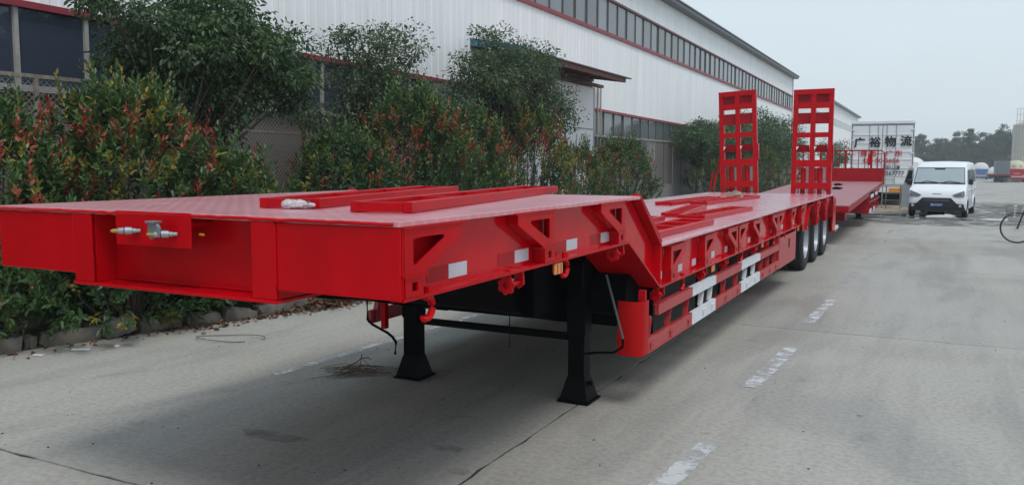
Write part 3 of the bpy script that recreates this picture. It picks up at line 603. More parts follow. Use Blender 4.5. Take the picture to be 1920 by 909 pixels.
# chassis beams and under structure
for X in (-2.48, -3.61):
    b = MB().prism([(2.9, 1.16), (3.5, 1.06), (4.7, .80), (5.75, .56), (17.2, .56), (17.2, ZM-.03), (5.98, ZM-.03), (5.45, ZT-.03), (2.9, ZT-.03)], 'yz', X-.008, X+.008)
    for a, c in (((2.9, 1.16), (3.5, 1.06)), ((3.5, 1.06), (4.7, .8)), ((4.7, .8), (5.75, .56)), ((5.75, .56), (17.2, .56))):
        b.prism([a, c, (c[0], c[1]-.016), (a[0], a[1]-.016)], 'yz', X-.075, X+.075)
    TP(b, 'main_beam', BLK)
for k in range(4): TP(MB().box(XL+.1, XR-.1, 3.0+k*.7, 3.06+k*.7, 1.33, 1.49), 'cross_member', BLK)
for k in range(22): TP(MB().box(XL+.1, XR-.1, 6.3+k*.5, 6.36+k*.5, .95, 1.12), 'cross_member', BLK)
TP(MB().box(XL+.09, XR-.09, 5.99, 6.01, .50, 1.12), 'bulkhead', BLK)
TP(MB().box(-3.35, -2.36, 4.95, 5.2, .72, 1.45), 'equipment_box', BLK, bevel=.01)
for q in ((-2.32, -1.95), (-4.1, -3.8)): TP(MB().cyl((q[0], 5.78, .80), (q[1], 5.78, .80), .17, None, 24), 'air_tank', BLK, smooth=True)
TP(MB().box(XL+.5, XR-.5, 7, 12.5, .60, .72), 'equipment_box', BLK)
TP(MB().prism([(-2.0, .47), (-1.9, .47), (-1.9, 1.2), (-2.0, 1.2)], 'xz', 5.3, 5.31) if False else MB().box(-2.02, -1.985, 5.9, 5.935, .6, .84), 'stay', REDF)
# landing legs
for X, side_ in ((-2.30, 1), (-3.76, -1)):
    l = TP(MB().box(X-.072, X+.072, 5.53, 5.67, .50, 1.22), 'landing_leg', BLKG, bevel=.006)
    MB().box(X-.064, X+.064, 5.538, 5.662, .14, .52).build('inner_leg', BLKG, l, org=T0, bevel=.004)
    MB().add([(X-.066, 5.535, .19), (X+.066, 5.535, .19), (X+.066, 5.665, .19), (X-.066, 5.665, .19), (X-.11, 5.49, .022), (X+.11, 5.49, .022), (X+.11, 5.71, .022), (X-.11, 5.71, .022)],
             [(0, 1, 2, 3), (4, 7, 6, 5), (0, 4, 5, 1), (1, 5, 6, 2), (2, 6, 7, 3), (3, 7, 4, 0)]).box(X-.125, X+.125, 5.475, 5.73, .004, .02).build('foot', BLKG, l, org=T0, bevel=.003)
    MB().cyl((X+.075*side_, 5.6, .14), (X+.11*side_, 5.6, .14), .018, None, 10).build('leg_bolt', BLKG, l, org=T0)
TP(MB().box(-3.68, -2.38, 5.57, 5.62, .45, .50), 'leg_cross_bar', BLKG, bevel=.004)
TP(MB().box(-3.66, -3.4, 5.58, 5.61, .96, 1.0).box(-2.6, -2.4, 5.58, 5.61, .9, 1.0), 'leg_mount', BLK)
TP(MB().tube([(-3.86, 5.45, .75), (-4.12, 5.45, .63), (-4.115, 5.45, .47), (-4.07, 5.45, .435), (-3.92, 5.45, .38), (-3.87, 5.45, .35), (-3.835, 5.45, .31), (-3.845, 5.45, .21)], .0115, 8), 'crank_handle', BLKG, smooth=True)
TP(MB().box(-3.945, -3.905, 5.40, 5.45, .42, 1.22), 'red_stay', RED)
TP(MB().tube([(-2.02, 5.4, .98), (-1.89, 5.4, .54)], .009, 8), 'diagonal_brace', mat('grey_green_steel', (.06, .08, .075), .4))
TP(MB().tube([(-1.89, 5.4, .54), (-1.893, 5.4, .48), (-1.96, 5.4, .435), (-2.1, 5.4, .42), (-2.19, 5.4, .40)], .009, 8), 'hose', BLKG, smooth=True)
b = MB()
for k in range(14): b.cyl((-2.545, 4.95, .80-k*.012-.002), (-2.545, 4.95, .80-k*.012-.010), .004, .004, 6)
for k in range(24): b.cyl((-2.545, 4.95, .80-k*.0125), (-2.545, 4.95, .791-k*.0125), .0042 if k % 2 else .0028, None, 6)
TP(b, 'chain', BLKG)
for k, (x, z, sag) in enumerate([(-2.95, 1.34, .10), (-3.05, 1.32, .06), (-2.85, 1.36, .14)]):
    TP(MB().tube([(x+.02*math.sin(i), 2.75+i*.28, z-sag*math.sin(math.pi*i/9)) for i in range(10)], .011, 6), 'air_hose', BLKG, smooth=True)
for X in (-2.30, -3.76):
    TP(MB().box(X-.10, X+.10, 5.42, 5.519, .86, 1.06), 'gear_box', BLKG, bevel=.012)
    TP(MB().box(X-.115, X+.115, 5.50, 5.70, 1.10, 1.13), 'leg_collar', BLKG, bevel=.003)
TP(MB().cyl((-3.66, 5.47, .96), (-2.40, 5.47, .96), .014, None, 8), 'drive_shaft', BLKG)
TP(MB().tube([(XR-.02, YF+.004+.01*0, 1.232+i*.028) for i in range(10)], [.003+.0012*(i % 2) for i in range(10)], 5), 'weld_seam', RED)
for x in (-3.683, -2.409): TP(MB().tube([(x, YF-.003, 1.24+i*.026) for i in range(11)], [.004+.0014*(i % 2) for i in range(11)], 5), 'weld_seam', RED)
TP(MB().tube([(-3.54+i*.03, YF+.117, 1.19) for i in range(33)], [.005+.002*(i % 2) for i in range(33)], 5), 'weld_seam', RED)
# side guards
def gseg(Y0, Y1, m, nm):
    for X, s in ((XR, 1), (XL, -1)):
        b = MB().box(*sorted((X-s*.03, X)), Y0, Y1, .405, .50).box(*sorted((X-s*.05, X+s*.003)), Y0, Y1, .393, .404)
        TP(b, nm, m); y0 = max(Y0, 5.9)
        TP(MB().box(*sorted((X-s*.03, X)), y0, Y1, .635, .705).box(*sorted((X-s*.045, X+s*.003)), y0, Y1, .706, .715), nm, m)
for (a, c, m) in ((5.66, 6.86, REDG), (6.86, 7.70, WHTR), (7.70, 8.84, REDG), (8.84, 9.88, WHTR), (9.88, 11.17, REDG)): gseg(a, c-.002, m, 'guard_rail')
def white(Y): return 6.86 < Y < 7.7 or 8.84 < Y < 9.88
sm = {}
for nm, m in (('r', REDG), ('w', WHTR)):
    b = MB().prism([(0, .405), (.055, .405), (.10, .64), (.045, .64)], 'yz', -.055, -.032).prism([(.0, .50), (.006, .50), (.051, .64), (.045, .64)], 'yz', -.055, -.01).box(-.032, .006, -.02, .08, .462, .47).cyl((-.03, .03, .44), (.012, .03, .44), .009, None, 8).prism([(-.012, .405), (.03, .44), (-.01, .46)], 'yz', .004, .009)
    sm[nm] = b.mesh('guard_bracket', m)
for Y in (5.72, 6.22, 6.74, 7.24, 7.56, 8.1, 8.66, 9.12, 9.58, 10.05, 10.5, 10.95):
    for X, rx in ((XR, 1), (XL, -1)):
        o = bpy.data.objects.new('guard_bracket', sm['w' if white(Y) else 'r']); COL.objects.link(o); o.parent = tr; o.location = (X-T0[0], Y-T0[1], 0); o.scale = (rx, 1, 1)
# hanging straps behind guard
for Y in (5.98, 7.3, 8.15, 9.65, 11.0): TP(MB().box(XR-.09, XR-.075, Y, Y+.03, .45, .84), 'hanger', BLK)
# end cap
pts = [(-1.975, 5.52), (-1.93, 5.505), (-1.87, 5.50), (-1.825, 5.51), (-1.80, 5.535), (XR+.001, 5.58), (XR+.001, 5.655)]
o_ = pts; i_ = [(x-.004 if x < -1.8 else x-.006, y+.006) for x, y in pts]
pl = o_+i_[::-1]
TP(MB().prism(pl, 'xy', .395, .785), 'guard_end_cap', mat('orange_red_panel', (.42, .003, .004), .35, spec=.15, var=.08, vs_=6, bump=.1, bs=8), smooth=True)
TP(MB().box(-1.83, -1.80, 5.56, 5.66, .42, .46).box(-1.85, -1.80, 5.60, 5.63, .74, .86), 'cap_mount', REDF)
# tool box
t = TP(MB().box(-2.35, XR+.0, 11.2, 12.62, .375, .78), 'tool_box', REDG, bevel=.006)
MB().box(XR+.001, XR+.004, 11.95, 12.03, .60, .72).build('latch_recess', BLK, t, org=T0)
TP(MB().box(XR-.06, XR-.02, 12.66, 12.72, .62, .84), 'box_hanger', RED); TP(MB().box(XR-.06, XR-.02, 11.25, 11.31, .781, .84), 'box_hanger', RED)
# wheels
def tyre_mesh():
    R_ = .49; pr = []
    w_ = .14
    for a, r in [(-w_*.80, .30), (-w_, .345), (-w_*1.02, .40), (-w_*.96, .452), (-w_*.82, .482), (-w_*.66, .49), (-.08, .490), (-.078, .480), (-.066, .480), (-.064, .491), (-.008, .492), (-.006, .481), (.006, .481), (.008, .492), (.064, .491), (.066, .480), (.078, .480), (.08, .49), (w_*.66, .49), (w_*.82, .482), (w_*.96, .452), (w_*1.02, .40), (w_, .345), (w_*.80, .30)]: pr.append((a, r))
    return MB().lathe(pr, n=56, close=True).mesh('wheel', RUB, True)
TY = tyre_mesh()
def rim_mesh(m, deep=True):
    if deep: pr = [(.125, .305), (.13, .29), (.10, .28), (.0, .262), (-.06, .245), (-.075, .20), (-.07, .12), (-.03, .11), (-.03, .0)]
    else: pr = [(.125, .305), (.13, .29), (.11, .27), (.10, .2), (.115, .12), (.13, .11), (.13, 0)]
    return MB().lathe(pr, n=40).mesh('rim', m, True)
RM = rim_mesh(RIM)
HUB = MB().cyl((-.07, 0, 0), (.07, 0, 0), .09, .075, 20).cyl((.07, 0, 0), (.09, 0, 0), .06, .05, 16).mesh('hub', BLKG, True)
nut = MB()
for k in range(10): a = k*math.pi/5; nut.cyl((-.075, .16*math.cos(a), .16*math.sin(a)), (-.035, .16*math.cos(a), .16*math.sin(a)), .015, None, 6)
NUT = nut.mesh('wheel_nuts', STEEL)
def wheel(parent, loc, s=1, rz=0, sc=1, nm='wheel'):
    o = bpy.data.objects.new(nm, TY); COL.objects.link(o); o.parent = parent; o.location = loc; o.rotation_euler = (0, 0, rz); o.scale = (s*sc, sc, sc)
    for me in (RM, HUB, NUT): c = bpy.data.objects.new(me.name, me); COL.objects.link(c); c.parent = o
    return o
WY = (14.42, 15.73, 17.0)
for Yw in WY:
    for X, s in ((XR-.08-.145, 1), (XR-.08-.145-.31, 1), (XL+.08+.145, -1), (XL+.08+.145+.31, -1)): wheel(tr, (X-T0[0], Yw-T0[1], .49), s)
for q in WY: TP(MB().cyl((XL+.3, q, .49), (XR-.3, q, .49), .075, None, 14), 'axle', BLK)
for Yw in WY:
    for X, s in ((XR, 1), (XL, -1)):
        arc = [(Yw+.60*math.cos(a), .49+.60*math.sin(a)) for a in [math.pi*(.12+.76*i/20) for i in range(21)]]
        arc2 = [(Yw+.594*math.cos(a), .49+.594*math.sin(a)) for a in [math.pi*(.12+.76*i/20) for i in range(21)]][::-1]
        TP(MB().prism(arc+arc2, 'yz', *sorted((X-s*.01, X-s*.66))), 'wheel_arch', RED, smooth=True)
for Yc in (13.70, 15.07, 16.36):
    for X, s in ((XR, 1), (XL, -1)):
        TP(MB().prism([(Yc-.32, ZM-.03), (Yc+.32, ZM-.03), (Yc+.07, .70), (Yc-.07, .70)], 'yz', *sorted((X-s*.045, X-s*.055))), 'arch_web', RED)
# tail
for X, s in ((XR, 1), (XL, -1)):
    TP(MB().prism([(17.45, ZM-.03), (18.02, ZM-.1), (18.05, .48), (17.75, .44), (17.5, .44), (17.62, .9)], 'yz', *sorted((X-s*.01, X-s*.03))), 'tail_plate', RED)
    TP(MB().box(*sorted((X-s*.035, X-s*.20)), 17.80, 17.98, .43, .95), 'tail_leg', RED, bevel=.004)
    TP(MB().box(*sorted((X+s*.02, X-s*.32)), 17.68, 18.1, .40, .428), 'tail_foot', RED, bevel=.003); TP(MB().box(*sorted((X-s*.02, X-s*.12)), 18.13, 18.75, .40, .47), 'tail_step', WHT, bevel=.004)
TP(MB().box(XL+.03, XR-.03, 17.6, 17.72, .80, ZM-.03), 'tail_beam', RED)
# ---- ramps
def ramp(X0, lean):
    W_ = .76; H_ = 2.12
    fr = MB()
    for x0, x1 in ((0, .085), (.335, .425), (.675, .76)): fr.box(x0, x1, 0, .012, 0, H_)
    for x in (0, .082, .335, .418, .675, .752): fr.box(x, x+.008, .0125, .10, 0, H_)
    fr.box(-.004, W_+.004, -.004, .11, H_+.001, H_+.012)
    r_ = fr.build('ramp', REDF, tr, bevel=.0)
    for z0, z1 in ((2.03, H_), (1.75, 1.87), (1.175, 1.275), (.59, .73), (.155, .28)):
        MB().box(.002, W_-.002, -.006, -.0005, z0, z1).build('cross_bar', REDF, r_)
    for z0, z1, y in ((1.86, 2.04, .07), (1.45, 1.67, .05)):
        MB().box(.091, .334, y, y+.008, z0, z1).build('recessed_panel', RED2, r_); MB().box(.427, .674, y, y+.008, z0, z1).build('recessed_panel', RED2, r_)
    for x in (.09, .43):
        MB().prism([(.013, 1.03), (.022, 1.03), (.10, .89), (.09, .89)], 'yz', x, x+.235).build('folding_flap', RED2, r_)
        MB().prism([(x-.01, 1.0), (x+.04, 1.0), (x-.005, .92)], 'xz', -.01, -.007).build('flap_tab', WHT, r_)
    MB().prism([(.0, 1.02), (.16, 1.04), (.10, .70), (.05, .68)], 'yz', W_+.005, W_+.02).build('side_lug', REDF, r_)
    for cx in (.215, .535):
        MB().cyl((cx, .09, .0), (cx, .09, .58), .048, None, 12).build('spring_tube', REDF, r_, smooth=True)
        for dx in (-.085, .085):
            P = [(cx+dx+.026*math.cos(t), .09+.026*math.sin(t), .02+.55*t/(2*math.pi*15)) for t in np.linspace(0, 2*math.pi*15, 15*9)]
            MB().tube(P, .007, 5).build('spring', WHTR if dx > 0 else RED, r_)
    for z in (1.76, 1.45, 1.12, .80, .50, .13):
        MB().box(-.004, .088, -.0095, -.0065, z, z+.006).box(.333, .427, -.0095, -.0065, z, z+.006).box(.673, W_+.004, -.0095, -.0065, z, z+.006).build('weld_seam', RED, r_)
    r_.location = (X0-T0[0], 17.5-T0[1], ZM-.06); r_.rotation_euler = (R(-2), lean, 0); return r_
ramp(-2.615, R(-.4)); ramp(-4.02, R(-3.2))
TP(MB().tube([(-4.18, 17.5, 1.2), (-4.15, 17.6, 1.5), (-4.08, 17.7, 1.95)], .02, 8).tube([(-4.25, 17.45, 1.1), (-4.2, 17.5, 1.6)], .012, 6), 'ramp_strut', RED)
# ------------------------------------------------------------------ loose ladder frames on the decks
def ladder(p0, p1, w_, z, label, rungs, h=.05, lead=True):
    p0, p1 = Vector(p0), Vector(p1); d = (p1-p0); L_ = d.length; a = math.atan2(d.y, d.x)
    root = thing('ladder_frame', label, 'metal frame', (p0.x, p0.y, z), a, group='loose red frames lying on the trailer decks')
    for y in (0, w_-.045): MB().box(0, L_, y, y+.045, .002, h).build('side_rail', REDF, root, bevel=.003)
    me = MB().box(0, .04, .046, w_-.046, .004, h-.003).mesh('rung', REDF)
    for k in range(rungs):
        o = bpy.data.objects.new('rung', me); COL.objects.link(o); o.parent = root; o.location = ((L_-.04)*k/(rungs-1), 0, 0)
    for k in range(3):
        pass
    return root
# p0 is the near right corner, frame extends to the left of the direction
ladder((-2.04, 3.03), (-2.57, 5.80), .30, ZT, 'red welded frame on the gooseneck deck, nearer the right edge', 5)
ladder((-2.63, 3.12), (-3.20, 5.38), .32, ZT, 'red welded frame on the gooseneck deck, left one with the glove against it', 4)
ladder((-1.95, 6.12), (-1.93, 8.15), .36, ZM, 'red frame on the low deck, nearest the right edge and the neck', 5)
ladder((-2.16, 8.70), (-2.07, 10.8), .30, ZM, 'longer red frame lying mid deck along the right half', 6)
ladder((-2.45, 9.0), (-2.68, 10.9), .27, ZM, 'red many runged frame lying skewed mid deck', 9)
ladder((-2.93, 11.9), (-2.72, 14.8), .25, ZM, 'red frame in the back row of the low deck, right one, pointing at the ramps', 7)
ladder((-3.33, 11.5), (-3.22, 14.0), .25, ZM, 'red frame in the back row of the low deck, left one', 7)
ladder((-2.50, 6.3), (-2.50, 8.4), .3, ZM, 'short looking red frame half hidden by the sloping neck', 5)
# glove and packet
def lump(name, c, r_, m, label, cat, seed, stretch, amp=.25):
    V = []; F = []; n, k = 20, 12; rr = random.Random(seed); ph = [rr.uniform(0, 6.28) for _ in range(6)]
    for j in range(k+1):
        for i in range(n):
            t = 2*math.pi*i/n; p = math.pi*j/k
            q = 1+amp*(math.sin(3*t+ph[0])*math.sin(2*p+ph[1])*.6+math.sin(5*t+ph[2]+p*3)*.4+.4*math.sin(7*p+ph[3]+t*2))+rr.gauss(0, .04)
            V.append((r_[0]*q*math.sin(p)*math.cos(t), r_[1]*q*math.sin(p)*math.sin(t), max(-r_[2]*.8, r_[2]*q*math.cos(p))))
    for j in range(k):
        for i in range(n): F.append((j*n+i, j*n+(i+1) % n, (j+1)*n+(i+1) % n, (j+1)*n+i))
    o = MB().add(V, F).build(name, m, smooth=True); o.location = c; o.rotation_euler = (0, 0, stretch); return tag(o, label, cat)
glove = thing('work_glove', 'crumpled pale grey work glove lying against the left frame on the gooseneck', 'glove', (-2.72, 3.07, ZT+.021), .45)
GLV = mat('glove_fabric', (.50, .47, .48), .9, var=.25, vs_=30, bump=.8, bs=90, dist=.004)
def lump_part(name, c, r_, m, seed, rz, parent, amp=.22):
    o = lump(name, c, r_, m, None, None, seed, rz, amp); o.parent = parent; return o
lump_part('palm', (0, 0, 0), (.05, .028, .022), GLV, 3, 0, glove); lump_part('cuff', (-.05, 0, 0), (.03, .03, .024), GLV, 4, .4, glove, .12)
for k in range(4): lump_part('finger', (.05+.006*k, .012-.012*k, -.004+.004*(k % 2)), (.03, .0085, .010), GLV, 8+k, -.25-.1*k, glove, .1)
lump_part('thumb', (.02, -.03, -.006), (.022, .008, .009), GLV, 13, -.9, glove, .1)
lump_part('blue_patch', (.055, -.012, .012), (.01, .008, .005), mat('blue_print', (.06, .10, .22), .7), 2, 0, glove, .05)
lump('crumpled_packet', (-3.02, 14.2, ZM+.055), (.13, .07, .07), mat('brown_paper', (.26, .17, .12), .85, var=.3, vs_=20, col2=(.42, .34, .28), bump=.5, bs=40), 'brown crumpled paper packet lying on the low deck before the left ramp', 'packet', 6, .3, .35)

# ------------------------------------------------------------------ warehouse
CLAD = mat('white_cladding', (.85, .86, .86), .42, var=.06, vs_=.6, streak=(3, 3, .25), bump=.03, bs=3)
CLADP = mat('painted_door', (.76, .77, .77), .4, var=.03, vs_=1)
TRIM = mat('dark_red_trim', (.26, .02, .035), .45, var=.15, vs_=3)
GLS = mat('window_glass', (.17, .19, .195), .06, var=.1, vs_=.5, spec=.6)
GLS.node_tree.nodes['Principled BSDF'].inputs['Specular IOR Level'].default_value = .8
def pane_var(m, lo):
    t = m.node_tree; b = t.nodes['Principled BSDF']; bc = b.inputs['Base Color'].links[0].from_socket; oi = t.nodes.new('ShaderNodeObjectInfo'); rr = t.nodes.new('ShaderNodeMapRange')
    rr.inputs[3].default_value = lo; rr.inputs[4].default_value = 1.15; t.links.new(oi.outputs['Random'], rr.inputs[0]); mx = t.nodes.new('ShaderNodeMix'); mx.data_type = 'RGBA'; mx.blend_type = 'MULTIPLY'; mx.inputs[0].default_value = 1
    t.links.new(bc, mx.inputs[6]); t.links.new(rr.outputs[0], mx.inputs[7]); t.links.new(mx.outputs[2], b.inputs['Base Color'])
pane_var(GLS, .72)
GLS2 = mat('dark_window_glass', (.045, .058, .085), .05, spec=.6)
MUL = mat('window_mullion', (.10, .10, .10), .5); MULW = mat('pale_mullion', (.36, .34, .31), .6, var=.15, vs_=12)
ROOF = mat('grey_roof_edge', (.16, .17, .18), .5, var=.15); RUST = mat('rusty_brown_steel', (.13, .05, .035), .75, var=.4, vs_=6, bump=.3)
CWALL = mat('grey_concrete_wall', (.24, .23, .21), .9, var=.15, vs_=1.2, bump=.3, bs=12)
BWALL = mat('brown_rendered_wall', (.15, .105, .08), .9, var=.25, vs_=.8, col2=(.19, .17, .15), bump=.3, bs=10)
WX = -11.0; YB0, YB1 = -6.0, 72.8
def lo_top(Y): return max(3.58, 3.84-.0085*(Y-7)) if Y > 7 else 3.84
LO_S = 2.76
def up_b(Y): return 6.49-.006*max(0, Y-28)
def up_t(Y): return 7.74-.0092*max(0, Y-28)
RZ = 8.8
wh = thing('warehouse', 'long white clad factory hall with two strips of windows and red trim', 'warehouse', (WX, 20, 0))
WO = (WX, 20, 0)
def WP(b, name, m, **k): return b.build(name, m, wh, org=WO, **k)
def cladpanel(Y0, Y1, zb, ztp, X=WX, par=None, org=WO, name='cladding_panel', m=CLAD):
    # ribbed sheet in Y
    n = max(1, round((Y1-Y0)/.30)); ys = []
    p = (Y1-Y0)/n
    for k in range(n):
        y = Y0+k*p; ys += [(y, 0), (y+p*.42, 0), (y+p*.47, .014), (y+p*.60, .014), (y+p*.65, 0)]
    ys.append((Y1-.004, 0)); V = []; F = []
    for y, d in ys: V += [(X+d, y, zb(y)), (X+d, y, ztp(y))]
    for i in range(len(ys)-1): F.append((2*i, 2*i+2, 2*i+3, 2*i+1))
    return MB().add(V, F).build(name, m, par or wh, org=org)
Y = YB0
while Y < YB1-.1:
    Y1 = min(Y+.9, YB1)
    cladpanel(Y, Y1, lo_top, lambda y: up_b(y)-.0); cladpanel(Y, Y1, up_t, lambda y: RZ); Y = Y1
def slat(Y0, Y1, f, h0, h1, x0, x1, name, m, step=6):
    b = MB(); Y = Y0
    while Y < Y1-.01:
        Y2 = min(Y+step, Y1)
        V = [(x, y, f(y)+h) for x in (x0, x1) for y, h in ((Y, h0), (Y2, h0), (Y2, h1), (Y, h1))]
        b.add(V, [(0, 1, 2, 3), (7, 6, 5, 4), (0, 4, 5, 1), (1, 5, 6, 2), (2, 6, 7, 3), (3, 7, 4, 0)]); Y = Y2
    return WP(b, name, m)
slat(YB0, YB1, up_b, -.07, .05, WX-.01, WX+.07, 'red_sill_trim', TRIM)
slat(YB0, YB1, up_t, -.03, .05, WX-.01, WX+.055, 'window_head', mat('plum_head_trim', (.14, .035, .05), .5))
slat(YB0, 20.4, lo_top, -.03, .06, WX-.01, WX+.07, 'red_window_trim', TRIM)
slat(27.85, YB1, lo_top, -.03, .06, WX-.01, WX+.07, 'red_window_trim', TRIM)
slat(YB0, 20.4, lambda y: LO_S, -.05, .02, WX-.01, WX+.08, 'window_sill', MULW); slat(27.85, YB1, lambda y: LO_S, -.05, .02, WX-.01, WX+.08, 'window_sill', MULW)
slat(YB0, YB1+.3, lambda y: RZ, -.02, .14, WX-.3, WX+.42, 'roof_gutter', ROOF)
slat(YB0, YB1+.3, lambda y: RZ+.14, 0, .05, WX-.3, WX+.5, 'roof_edge', mat('roof_sheet', (.22, .23, .24), .5))
WP(MB().prism([(WX-.05, RZ), (WX-.05, RZ+.12), (WX-14, RZ+1.6), (WX-28, RZ+.12), (WX-28, RZ)], 'xz', YB0, YB1), 'roof', ROOF)
WP(MB().box(WX-28, WX-.06, YB1-.15, YB1-.01, -1, RZ), 'end_wall', CLAD); WP(MB().box(WX-28, WX-.06, YB0, YB0+.14, -.1, RZ), 'end_wall', CLAD)
WP(MB().box(WX-.01, WX+.05, YB1-.12, YB1, -.4, RZ), 'corner_trim', MUL)
def panes(Y0, Y1, wd, fb, ft, glass, mul, name='window_pane', mw=.035):
    n = round((Y1-Y0)/wd); p = (Y1-Y0)/n; fr = MB()
    for k in range(n):
        a, c = Y0+k*p, Y0+(k+1)*p; tl = random.uniform(-.012, .012)
        V = [(WX-.02+tl, a+.02, fb(a)), (WX-.02-tl, c-.02, fb(c)), (WX-.02-tl, c-.02, ft(c)), (WX-.02+tl, a+.02, ft(a))]
        V += [(x-.01, y, z) for x, y, z in V]
        o = MB().add(V, [(0, 1, 2, 3), (7, 6, 5, 4), (0, 4, 5, 1), (1, 5, 6, 2), (2, 6, 7, 3), (3, 7, 4, 0)]).build(name, glass, wh, org=WO)
        MB().box(WX-.03, WX+.025, a-mw/2, a+mw/2, fb(a), ft(a)).build('mullion', mul, o, org=WO)
panes(YB0, 22, 2.0, up_b, up_t, GLS, MUL); panes(22, YB1-.2, 1.03, up_b, up_t, GLS, MUL)
panes(-5.95, 7.0, 2.0, lambda y: LO_S+.02, lambda y: lo_top(y)-.03, GLS2, MULW, mw=.08)
panes(7.0, 20.4, 1.0, lambda y: LO_S+.02, lambda y: lo_top(y)-.03, GLS2, MULW, mw=.06)
panes(27.85, YB1-.2, 1.07, lambda y: LO_S+.02, lambda y: lo_top(y)-.03, GLS, MUL)
WP(MB().box(WX-.25, WX-.04, YB0, 20.4, -.1, LO_S-.05), 'lower_wall', BWALL); WP(MB().box(WX-.25, WX-.04, 27.85, YB1-.15, -.6, LO_S-.05), 'lower_wall', CWALL)
# sliding door with canopy
WP(MB().box(WX-.05, WX+.0, 20.4, 27.85, 0, 4.9), 'door_surround', CLADP)
d = WP(MB().box(WX+.06, WX+.12, 20.95, 27.6, .05, 4.40), 'sliding_door', CLADP, bevel=.01)
MB().box(WX+.121, WX+.135, 20.95, 27.6, 2.93, 2.97).build('door_rail', mat('grey_line', (.3, .31, .33), .5), d, org=WO)
MB().box(WX+.0, WX+.135, 27.6, 27.66, .05, 4.40).build('door_edge', mat('door_edge_grey', (.42, .43, .45), .5), d, org=WO)
MB().box(WX+.06, WX+.14, 20.85, 20.94, .05, 3.2).build('teal_post', mat('teal_trim', (.16, .27, .28), .5), d, org=WO)
c = WP(MB().box(WX+.15, WX+.30, 20.5, 28.1, 4.42, 4.52), 'door_track', RUST)
CX1 = WX+1.45
b = MB(); n = 60
ys_ = np.linspace(19.2, 27.45, n*2+1); V = []; F = []
for k, y in enumerate(ys_): zz = .0 if k % 2 else .035; V += [(WX+.0, y, 4.86+zz), (CX1+.12, y, 4.62+zz), (WX, y, 4.845+zz), (CX1+.12, y, 4.605+zz)]
for k in range(len(ys_)-1): a = 4*k; F += [(a, a+4, a+5, a+1), (a+2, a+3, a+7, a+6), (a+1, a+5, a+7, a+3)]
WP(b.add(V, F), 'canopy_roof', mat('canopy_sheet', (.20, .13, .13), .6, var=.2))
WP(MB().box(CX1-.02, CX1+.06, 19.2, 27.0, 4.47, 4.60), 'canopy_beam', RUST)
WP(MB().box(WX+.1, WX+.2, 19.2, 27.4, 4.6, 4.76), 'canopy_beam', RUST)
for k in range(8): WP(MB().prism([(WX+.2, 4.66), (CX1-.02, 4.48), (CX1-.02, 4.57), (WX+.2, 4.75)], 'xz', 19.3+k*1.1, 19.36+k*1.1), 'canopy_rafter', RUST)
WP(MB().prism([(WX+.0, 4.80), (CX1+.14, 4.56), (CX1+.14, 4.70), (WX, 5.0)], 'xz', 19.08, 19.19), 'blue_end_cap', mat('blue_trim', (.05, .16, .28), .5))
for y in (28.15, 28.45): WP(MB().cyl((WX+.06, y, 0), (WX+.06, y, 4.5), .03, None, 8), 'down_pipe', MULW)
# mesh screen fence in front of the lower wall
fence = thing('mesh_fence', 'rusty framed chain link fence standing along the planting bed before the hall', 'fence', (-10.55, 20, 0)); FO = (-10.55, 20, 0); FX = -10.55
WIRE = mat('galvanised_wire', (.42, .41, .40), .5, metal=.4)
RAIL = mat('weathered_rail', (.28, .24, .20), .7, var=.3, vs_=8)
FT = 2.86
fm = MB(); Y0, Y1 = 3.0, 15.5; pitch = .085; zb = .35
def wire(b, y0, z0, y1, z1, t=.0034):
    dy, dz = y1-y0, z1-z0; l_ = math.hypot(dy, dz); ny, nz = -dz/l_*t, dy/l_*t
    b.add([(FX, y0-ny, z0-nz), (FX, y1-ny, z1-nz), (FX, y1+ny, z1+nz), (FX, y0+ny, z0+nz), (FX-.004, y0, z0), (FX-.004, y1, z1)], [(0, 1, 2, 3), (0, 4, 5, 1), (3, 2, 5, 4)])
hgt = FT-zb; Yq = Y0-hgt
while Yq < Y1:
    a0 = max(Yq, Y0); c0 = min(Yq+hgt, Y1)
    if c0 > a0: wire(fm, a0, zb+(a0-Yq), c0, zb+(c0-Yq)); wire(fm, a0, FT-(a0-Yq), c0, FT-(c0-Yq))
    Yq += pitch
o = fm.build('chain_link', WIRE, fence, org=FO); o['kind'] = 'stuff'
MB().box(FX-.02, FX+.02, YB0+2, 20.3, FT-.02, FT+.03).build('top_rail', RAIL, fence, org=FO)
MB().box(FX-.012, FX+.012, YB0+2, 20.3, 2.28, 2.31).build('middle_rail', RAIL, fence, org=FO); MB().box(FX-.02, FX+.02, YB0+2, 20.3, .3, .35).build('bottom_rail', RAIL, fence, org=FO)
for k in range(14):
    y = -3.4+k*1.72; 
    MB().box(FX-.025, FX+.025, y, y+.05, 0, FT-.02).build('fence_post', RUST if k % 2 == 1 else RAIL, fence, org=FO)
# grey sheet fence on a low wall right of the door
gf = thing('sheet_fence', 'grey brown sheet fence on a low concrete wall under the right hand windows', 'fence', (-10.55, 45, 0)); GO = (-10.55, 45, 0)
SHEET = mat('weathered_sheet', (.155, .14, .125), .8, var=.18, vs_=1.3, streak=(1, 2.5, .3), bump=.2, bs=8); SHEET2 = mat('paler_sheet', (.21, .20, .185), .8, var=.15, vs_=1.1, streak=(1, 2.5, .3))
MB().box(-10.66, -10.50, 28.2, YB1, -.6, .86).build('low_wall', CWALL, gf, org=GO)
Y = 28.2; k = 0
while Y < YB1-1:
    o = MB().box(-10.60, -10.57, Y+.01, Y+1.35, .865, 2.66).build('fence_sheet', SHEET if (k*7) % 3 else SHEET2, gf, org=GO)
    MB().box(-10.568, -10.53, Y-.02, Y+.02, .862, 2.70).build('sheet_post', MUL if k % 2 else MULW, o, org=GO); Y += 1.37; k += 1
